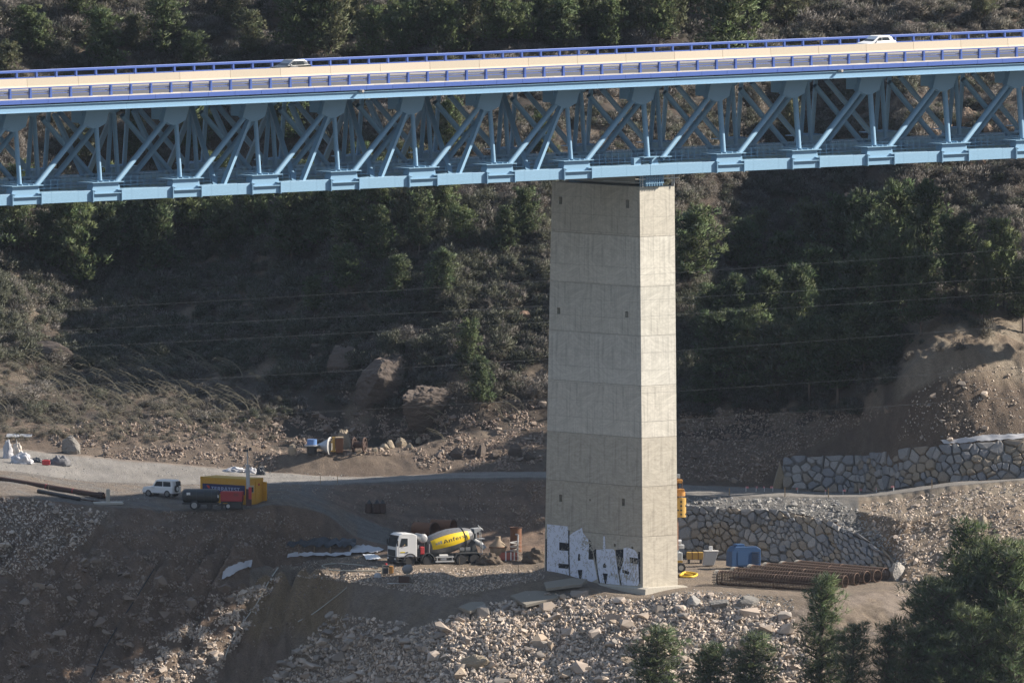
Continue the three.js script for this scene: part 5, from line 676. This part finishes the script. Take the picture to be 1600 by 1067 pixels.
{ const t = thing('drill_bucket', 'tan steel concrete hopper standing behind the truck ladder', 'hopper', turnAt(778, 876)); obj('shell', [new THREE.LatheGeometry([[0.55, 0], [0.75, 0.9], [0.85, 1.3], [0.85, 1.5], [0.28, 2.0], [0.24, 2.3], [0.3, 2.4], [0.02, 2.42]].map((p) => new THREE.Vector2(...p)), 20)], M('hopper_tan', [0.3, 0.23, 0.16], 0.85, { p: { map: stoneT } }), t); obj('band', [tor(0.86, 0.05, 0, 0, 0, 22, 5).rotateX(Math.PI / 2).translate(0, 1.35, 0)], rustM, t); }
{ const t = thing('auger', 'pale steel drilling auger standing right of the hopper', 'auger', turnAt(808, 876)); obj('stem', [rod(V(0, 0, 0), V(0.1, 2.6, 0), 0.09, 8)], galvM, t); for (let k = 0; k < 4; k++) { const pos = []; for (let i = 0; i < 12; i++) { const a = i * 0.5236, b = a + 0.5236, y0 = 0.4 + k * 0.4 + i * 0.033, y1 = y0 + 0.033, r = 0.75; pos.push(0, y0, 0, Math.cos(a) * r, y0, Math.sin(a) * r, Math.cos(b) * r, y1, Math.sin(b) * r); } const g = new THREE.BufferGeometry(); g.setAttribute('position', new THREE.Float32BufferAttribute(pos, 3)); g.computeVertexNormals(); obj('flight', [g], M('auger_steel', [0.5, 0.47, 0.43], 0.7, { ds: true }), t); } obj('hook', [bx(0.3, 0.12, 0.1, -0.02, 2.6, 0)], galvM, t); }
{ const t = thing('barrier_fence', 'low red and white barrier fence left of the pier', 'barrier', turnAt(795, 877), 0.1); obj('mesh_panel', [bx(1.9, 0.75, 0.06, 0, 0.5, 0)], M('fence_red', [0.4, 0.13, 0.1], 0.8), t); for (const x of [-0.3, 0.2, 0.55, 0.9]) obj('white_board', [bx(0.12, 0.95 - 0.15 * (x > 0), 0.09, x, 0.5, 0.01)], whtM, t); }
clothMound('spoil_heap', 'muddy heap of spoil right of the auger beside the pier', 'spoil heap', 835, 878, 2.6, 1.2, 1.6, soilMatPlain(), 21); clothMound('spoil_heap', 'muddy heap of spoil under the hopper behind the truck', 'spoil heap', 765, 880, 2.4, 0.9, 1.4, soilMatPlain(), 23);
function soilMatPlain() { return M('spoil', [0.2, 0.16, 0.125], 0.95, { p: { map: soilTex, bumpMap: soilBump, bumpScale: 0.1 } }); }
for (const [i, x] of [[0, 576], [1, 588], [2, 597]]) { const t = thing('drill_tool', ['left of three dark drilling tools on the bank', 'middle of three dark drilling tools on the bank', 'right of three dark drilling tools on the bank'][i], 'drill tool', turnAt(x, 801), 0.3 * i); obj('tool_body', [cy(0.34, 0.42, 0.9, 0, 0.45, 0, 'y', 12)], drkRust, t); obj('cutting_tip', [cy(0.05, 0.3, 0.4, 0.05, 1.08, 0, 'y', 10)], blkM, t); }
// small machines in front of the truck
{ const t = thing('generator', 'small orange and black generator in front of the truck cab', 'generator', turnAt(606, 898), 0.1); obj('frame', [...[-0.55, 0.55].flatMap((x) => [-0.3, 0.3].map((z) => bx(0.06, 0.95, 0.06, x, 0.48, z))), bx(1.2, 0.06, 0.06, 0, 0.95, 0.3), bx(1.2, 0.06, 0.06, 0, 0.95, -0.3)], M('frame_pale', [0.4, 0.36, 0.28], 0.7), t); obj('engine', [bx(0.55, 0.6, 0.5, -0.25, 0.4, 0, 0.06)], blkM, t); obj('tank', [bx(0.4, 0.75, 0.45, 0.3, 0.5, 0, 0.06)], oraM, t); obj('red_cap', [cy(0.12, 0.12, 0.2, -0.2, 1.05, 0, 'y', 10)], redM, t); }
{ const t = thing('cement_mixer', 'small grey cement mixer drum behind the wooden box', 'cement mixer', turnAt(636, 904), 0.2); obj('drum', [new THREE.LatheGeometry([[0.02, 0], [0.3, 0.03], [0.45, 0.35], [0.45, 0.65], [0.28, 1.0]].map((p) => new THREE.Vector2(...p)), 18).rotateZ(-1.2).translate(-0.45, 0.75, 0)], M('mixer_grey', [0.2, 0.2, 0.2], 0.6, { ds: true }), t); obj('stand', [rod(V(-0.3, 0, 0.35), V(0, 0.8, 0.3), 0.04, 6), rod(V(0.4, 0, 0.35), V(0, 0.8, 0.3), 0.04, 6), rod(V(0, 0, -0.35), V(0, 0.8, -0.3), 0.04, 6)], M('frame_pale', [0.4, 0.36, 0.28], 0.7), t); }
{ const t = thing('timber_box', 'dark brown wooden box on a white plank before the mixer', 'box', turnAt(631, 911), 0.05); for (const [w, h, d, x, y, z] of [[1.05, 0.6, 0.06, 0, 0.34, 0.35], [1.05, 0.6, 0.06, 0, 0.34, -0.35], [0.06, 0.6, 0.64, -0.5, 0.34, 0], [0.06, 0.6, 0.64, 0.5, 0.34, 0]]) obj('side_board', bx(w, h, d, x, y, z), drkRust, t); obj('floor_board', bx(1.0, 0.06, 0.66, 0, 0.06, 0), drkRust, t); }
{ const o = obj('plank', [bx(3.4, 0.06, 0.4)], M('plank_pale', [0.5, 0.48, 0.46], 0.8)); o.position.copy(turnAt(632, 912, 0.02)); o.rotation.y = 0.05; tag(o, 'long pale plank under the wooden box', 'plank'); }
clothMound('white_bag', 'small white sack left of the generator', 'bag', 590, 902, 0.7, 0.4, 0.5, clothW, 31);
const hose = (name, label, pts, r, m) => { const c = new THREE.CatmullRomCurve3(pts.map(([x, y]) => { const p = G(x, y); p.y += r; return p; })); return tag(obj(name, [new THREE.TubeGeometry(c, 80, r, 6)], m), label, 'hose'); };
hose('hose', 'grey hose looped on the ground left of the generator', [[590, 888], [560, 884], [520, 882], [503, 886], [515, 891], [550, 893], [595, 893]], 0.07, M('hose_grey', [0.34, 0.33, 0.28], 0.7));
hose('cable', 'pale cable running down the left edge of the tan mound', [[434, 888], [418, 912], [400, 945], [378, 975], [362, 1000], [350, 1030]], 0.06, M('cable_pale', [0.42, 0.41, 0.37], 0.7));
hose('cable', 'pale cable running down the right side of the tan mound', [[556, 904], [540, 920], [515, 940], [488, 960], [465, 972]], 0.05, M('cable_pale', [0.42, 0.41, 0.37], 0.7));
hose('cable', 'dark cable running down the brown bank on the left', [[240, 890], [215, 930], [180, 985], [160, 1020], [140, 1066]], 0.06, blkM);
// slabs left of the pier foot
for (const [x, y, w, d, tt, l] of [[838, 936, 4.6, 4.2, 0.5, 'tilted concrete slab lying nearest in front of the pier'], [884, 916, 4.4, 2.6, 0.2, 'broken concrete slab leaning on the pier footing'], [740, 952, 2.8, 2.2, 0.7, 'small dark slab in the pier shadow left of the larger slabs']]) { const o = obj('concrete_slab', [prism([[-w / 2, -d / 2], [w * 0.3, -d * 0.45], [w / 2, d * 0.1], [w * 0.2, d / 2], [-w * 0.45, d * 0.35]], 0.28, 'z', 0.02).rotateX(-Math.PI / 2)], M('slab_grey', [0.27, 0.245, 0.205], 0.95, { p: { map: stoneT } })); o.position.copy(turnAt(x, y, 0.25)); o.rotation.set(0.2, tt, 0.06); tag(o, l, 'slab'); }
// ------------------------------------------------------------ right of the pier
{ const t = thing('drilling_rig', 'crawler drilling rig half hidden behind the right edge of the pier', 'drilling rig', turnAt(1046, 894), 0.15);
  const tr = []; for (let i = 0; i <= 10; i++) { const a = -Math.PI / 2 + Math.PI * i / 10; tr.push([1.1 + Math.cos(a) * 0.45, 0.45 + Math.sin(a) * 0.45]); } const trk = [...tr, ...tr.map(([x, y]) => [-x, 0.9 - y])];
  for (const z of [0.3, -1.9]) { const k = obj('track', side(trk, z, 0.5, 0.02), blkM, t); for (const x of [1.1, 0, -1.1]) obj('roller', [cy(0.26, 0.26, 0.54, x, 0.45, z, 'z', 14)], chrM, k); }
  obj('body', [bx(3.0, 1.0, 2.0, -0.2, 1.45, -0.8, 0.06), bx(1.6, 0.9, 1.6, 0.2, 2.3, -0.8, 0.06)], M('rig_grey', [0.4, 0.43, 0.45], 0.5), t); obj('ochre_stripe', [bx(3.02, 0.22, 0.04, -0.2, 1.05, 0.22)], yelM, t); obj('engine_cover', [bx(0.5, 0.4, 0.6, 1.25, 2.5, -0.3, 0.05), cy(0.25, 0.25, 0.5, 1.0, 2.95, -0.3, 'x', 12)], M('cover_pale', [0.55, 0.57, 0.58], 0.5), t);
  obj('leader_mast', [rod(V(0.75, 2.2, 0.0), V(0.75, 9.6, 0.0), 0.16, 8), bx(0.12, 6, 0.3, 0.55, 5.0, 0)], rustM, t);
  const head = obj('casing_tool', [cy(0.58, 0.58, 1.9, 1.1, 6.4, 0, 'y', 24)], yelM, t); for (let k = 0; k < 22; k++) { const a = k % 2 ? 0.3 : 0, q = Math.floor(k / 6), an = (k % 6) * 1.05 + a * (q % 2 ? 1.7 : 0); obj('tooth_hole', [cy(0.1, 0.1, 0.06, 0, 0, 0, 'z', 10).translate(0, 0, 0.57).rotateY(an).translate(1.1, 5.75 + q * 0.42, 0)], blkM, head); }
  obj('drive_head', [cy(0.5, 0.5, 0.4, 1.1, 7.75, 0, 'y', 20), bx(0.9, 0.3, 0.8, 1.0, 8.1, 0, 0.04), bx(0.7, 0.35, 0.6, 0.95, 9.0, 0, 0.04)], oraM, t); obj('guide_rod', [rod(V(0.85, 8.1, 0.25), V(0.85, 9.0, 0.25), 0.06, 6), rod(V(1.25, 8.1, 0.25), V(1.25, 9.0, 0.25), 0.06, 6)], drkRust, t); obj('mast_cap', [bx(0.4, 0.4, 0.4, 0.85, 9.5, 0, 0.03)], galvM, t); }
{ const t = thing('yellow_skip', 'low yellow steel box behind the drilling rig', 'box', turnAt(1086, 880), 0.1); obj('box', [bx(1.6, 0.7, 0.8, 0, 0.75, 0, 0.03)], yelM, t); for (const x of [-0.6, 0.6]) obj('skid', bx(0.15, 0.4, 0.8, x, 0.2, 0), blkM, t); for (const x of [-0.3, 0.3]) obj('rib', bx(0.08, 0.7, 0.84, x, 0.75, 0), rustM, t); }
{ const t = thing('concrete_skip', 'grey tapered concrete skip left of the blue compressor', 'skip', turnAt(1110, 884), 0.1); obj('hopper', [prism([[-0.7, 0], [0.3, 0], [0.75, 1.35], [-0.55, 1.35]], 1.1, 'z', 0.03).translate(0, 0.1, 0)], galvM, t); obj('bail', [bx(0.35, 0.5, 0.3, 0.05, 1.7, 0, 0.03)], whtM, t); obj('rim', [bx(1.45, 0.08, 1.2, 0.1, 1.47, 0)], M('rim_pale', [0.55, 0.53, 0.5], 0.7), t); }
{ const t = thing('blue_compressor', 'blue box shaped compressor in front of the stone wall', 'compressor', turnAt(1162, 888), 0.35), bm = M('compressor_blue', [0.022, 0.075, 0.19], 0.5, { p: { map: stoneT } }); obj('housing', [prism([[-1.5, 0.3], [1.5, 0.25], [1.5, 1.9], [1.1, 2.15], [-1.1, 2.15], [-1.45, 1.7]], 1.6, 'z', 0.06)], bm, t); obj('air_intake', [bx(0.9, 0.3, 1.0, -0.5, 2.3, 0, 0.05)], bm, t); obj('exhaust_opening', [bx(1.0, 0.12, 1.0, 0.6, 2.2, 0)], blkM, t); for (let k = 0; k < 6; k++) obj('louvre', bx(0.8, 0.1, 0.06, 0.98, 0.6 + k * 0.2, 0.85), M('louvre_blue', [0.008, 0.02, 0.05], 0.6), t); obj('side_door', bx(1.1, 1.3, 0.04, -0.35, 1.05, 0.81), bm, t); for (const z of [0.6, -0.6]) wheel(t, -0.1, 0.28, z, 0.3, 0.2); }
hose('yellow_hose', 'coiled yellow hose on the ground right of the pier foot', [[1062, 902], [1072, 896], [1088, 898], [1080, 903], [1064, 902], [1070, 898], [1084, 901]], 0.11, M('hose_yellow', [0.65, 0.42, 0.03], 0.6));
{ // reinforcement cages
  const mk = (label, a, b, r) => { const A = G(...a), C = G(...b); A.y += r; C.y += r; const d = C.clone().sub(A), L = d.length(), t = thing('rebar_cage', label, 'rebar cage', A); t.rotation.y = Math.atan2(-d.z, d.x); t.rotation.z = Math.asin(d.y / L); const bars = [], hoops = []; for (let k = 0; k < 30; k++) { const an = k / 30 * 6.2832, y = Math.cos(an) * r * 0.94, z = Math.sin(an) * r * 0.94; bars.push(rod(V(-0.5 * (k % 2), y, z), V(L, y, z), 0.035, 4)); } for (let x = 0; x <= L; x += 0.3) hoops.push(tor(r, 0.024, 0, 0, 0, 22, 4).rotateY(Math.PI / 2).translate(x, 0, 0)); const ends = [0.1, L * 0.5, L - 0.05].map((x) => tor(r * 0.98, 0.05, 0, 0, 0, 22, 5).rotateY(Math.PI / 2).translate(x, 0, 0)); const cgM = M('cage_rust', [0.062, 0.038, 0.028], 0.85); const o1 = obj('long_bars', bars, cgM, t); o1.userData.kind = 'stuff'; const o2 = obj('spiral_hoops', hoops, cgM, t); o2.userData.kind = 'stuff'; for (const e of ends) obj('end_ring', [e], M('ring_rust', [0.13, 0.08, 0.055], 0.85), t); for (let k = 0; k < 3; k++) obj('lashing', [tor(r * 1.01, 0.03, 0, 0, 0, 22, 4).rotateY(Math.PI / 2).translate(-0.05 - 0.15 * k, 0, 0)], M('lash_grey', [0.26, 0.25, 0.23], 0.7), t); };
  const n = ['nearest', 'second', 'third', 'fourth', 'fifth', 'farthest']; [[[1124, 914], [1302, 926]], [[1150, 906], [1322, 919]], [[1176, 902], [1340, 915]], [[1200, 899], [1356, 912]], [[1226, 897], [1372, 910]], [[1250, 895], [1385, 907]]].forEach(([a, b], i) => mk(`${n[i]} of the long rusty rebar cages lying right of the pier`, a, b, i ? 0.62 : 0.72));
}
pipe('steel_pipe', 'short rusty orange pipe lying at the foot of the stone wall', [1298, 897], [1328, 899], 0.45, rustM);
for (const [i, x, y, h] of [[0, 1227, 776, 0.9], [1, 1295, 777, 0.9], [2, 1457, 762, 0.8], [3, 1140, 774, 0.7]]) { const o = obj('wooden_stake', [prism([[-0.05, -0.2], [0.05, -0.2], [0.05, h], [0, h + 0.08], [-0.05, h]], 0.08)], woodM); o.position.copy(G(x, y)); tag(o, ['wooden stake on the road edge left of the upper rock wall', 'wooden stake on the road edge before the middle of the upper wall', 'rightmost wooden stake at the crest of the sandy mound', 'wooden stake on the road behind the pier'][i], 'stake'); }
[1166, 1182, 1195, 1208, 1247, 1290, 1318, 1344, 1370, 1397].forEach((x, i) => { const t = thing('marker_flag', 'small pink and white marker on the far edge of the road', 'marker', turnAt(x, [768, 768, 768, 768, 770, 773, 773, 772, 770, 767][i]), i, 'pink markers along the far edge of the road'); obj('pin', [rod(V(0, -0.1, 0), V(0, 0.45, 0), 0.03, 5)], whtM, t); obj('flag', [bx(0.3, 0.2, 0.03, 0.12, 0.42, 0)], M('pink', [0.62, 0.25, 0.25], 0.7), t); });
for (const [x, y, i] of [[75, 772, 0], [500, 756, 1], [527, 755, 2], [718, 884, 3], [810, 895, 4]]) { const o = obj('survey_peg', [prism([[-0.03, -0.2], [0.03, -0.2], [0.03, 0.8], [-0.03, 0.8]], 0.06)], woodM); o.position.copy(G(x, y)); tag(o, ['thin peg in front of the long brown pipe', 'left of two thin pegs on the track edge', 'right of two thin pegs on the track edge', 'thin orange peg on the bench in front of the truck wheels', 'thin peg on the bench left of the pier'][i], 'peg'); }
sheet('white_membrane', 'grey white fabric lying on top of the upper rock wall', 'sheeting', [[[1470, 692], [1478, 697]], [[1500, 688], [1505, 695]], [[1530, 684], [1535, 692]], [[1570, 682], [1570, 690]], [[1610, 680], [1610, 688]]], clothW, 0.15, 0.15);
// ------------------------------------------------------------ overhead wires, passing in front of the pier
[[490, 441, 392], [521, 480, 437], [548, 506, 461], [607, 568, 510], [668, 628, 578], [706, 676, 622]].forEach(([a, b, c], i) => { const q = new THREE.QuadraticBezierCurve3(P(-120, a + 5, 45), P(860, b + 3, 34), P(1760, c - 15, 22)); tag(obj('power_line', [new THREE.TubeGeometry(q, 60, 0.009, 5)], M('wire', [0.14, 0.145, 0.15], 0.7)), `${['topmost', 'second', 'third', 'fourth', 'fifth', 'lowest'][i]} of the six thin overhead wires crossing the valley`, 'power line'); });
scene.traverse((o) => { if (o.isMesh) { o.castShadow = true; o.receiveShadow = true; } });
renderer.render(scene, camera);
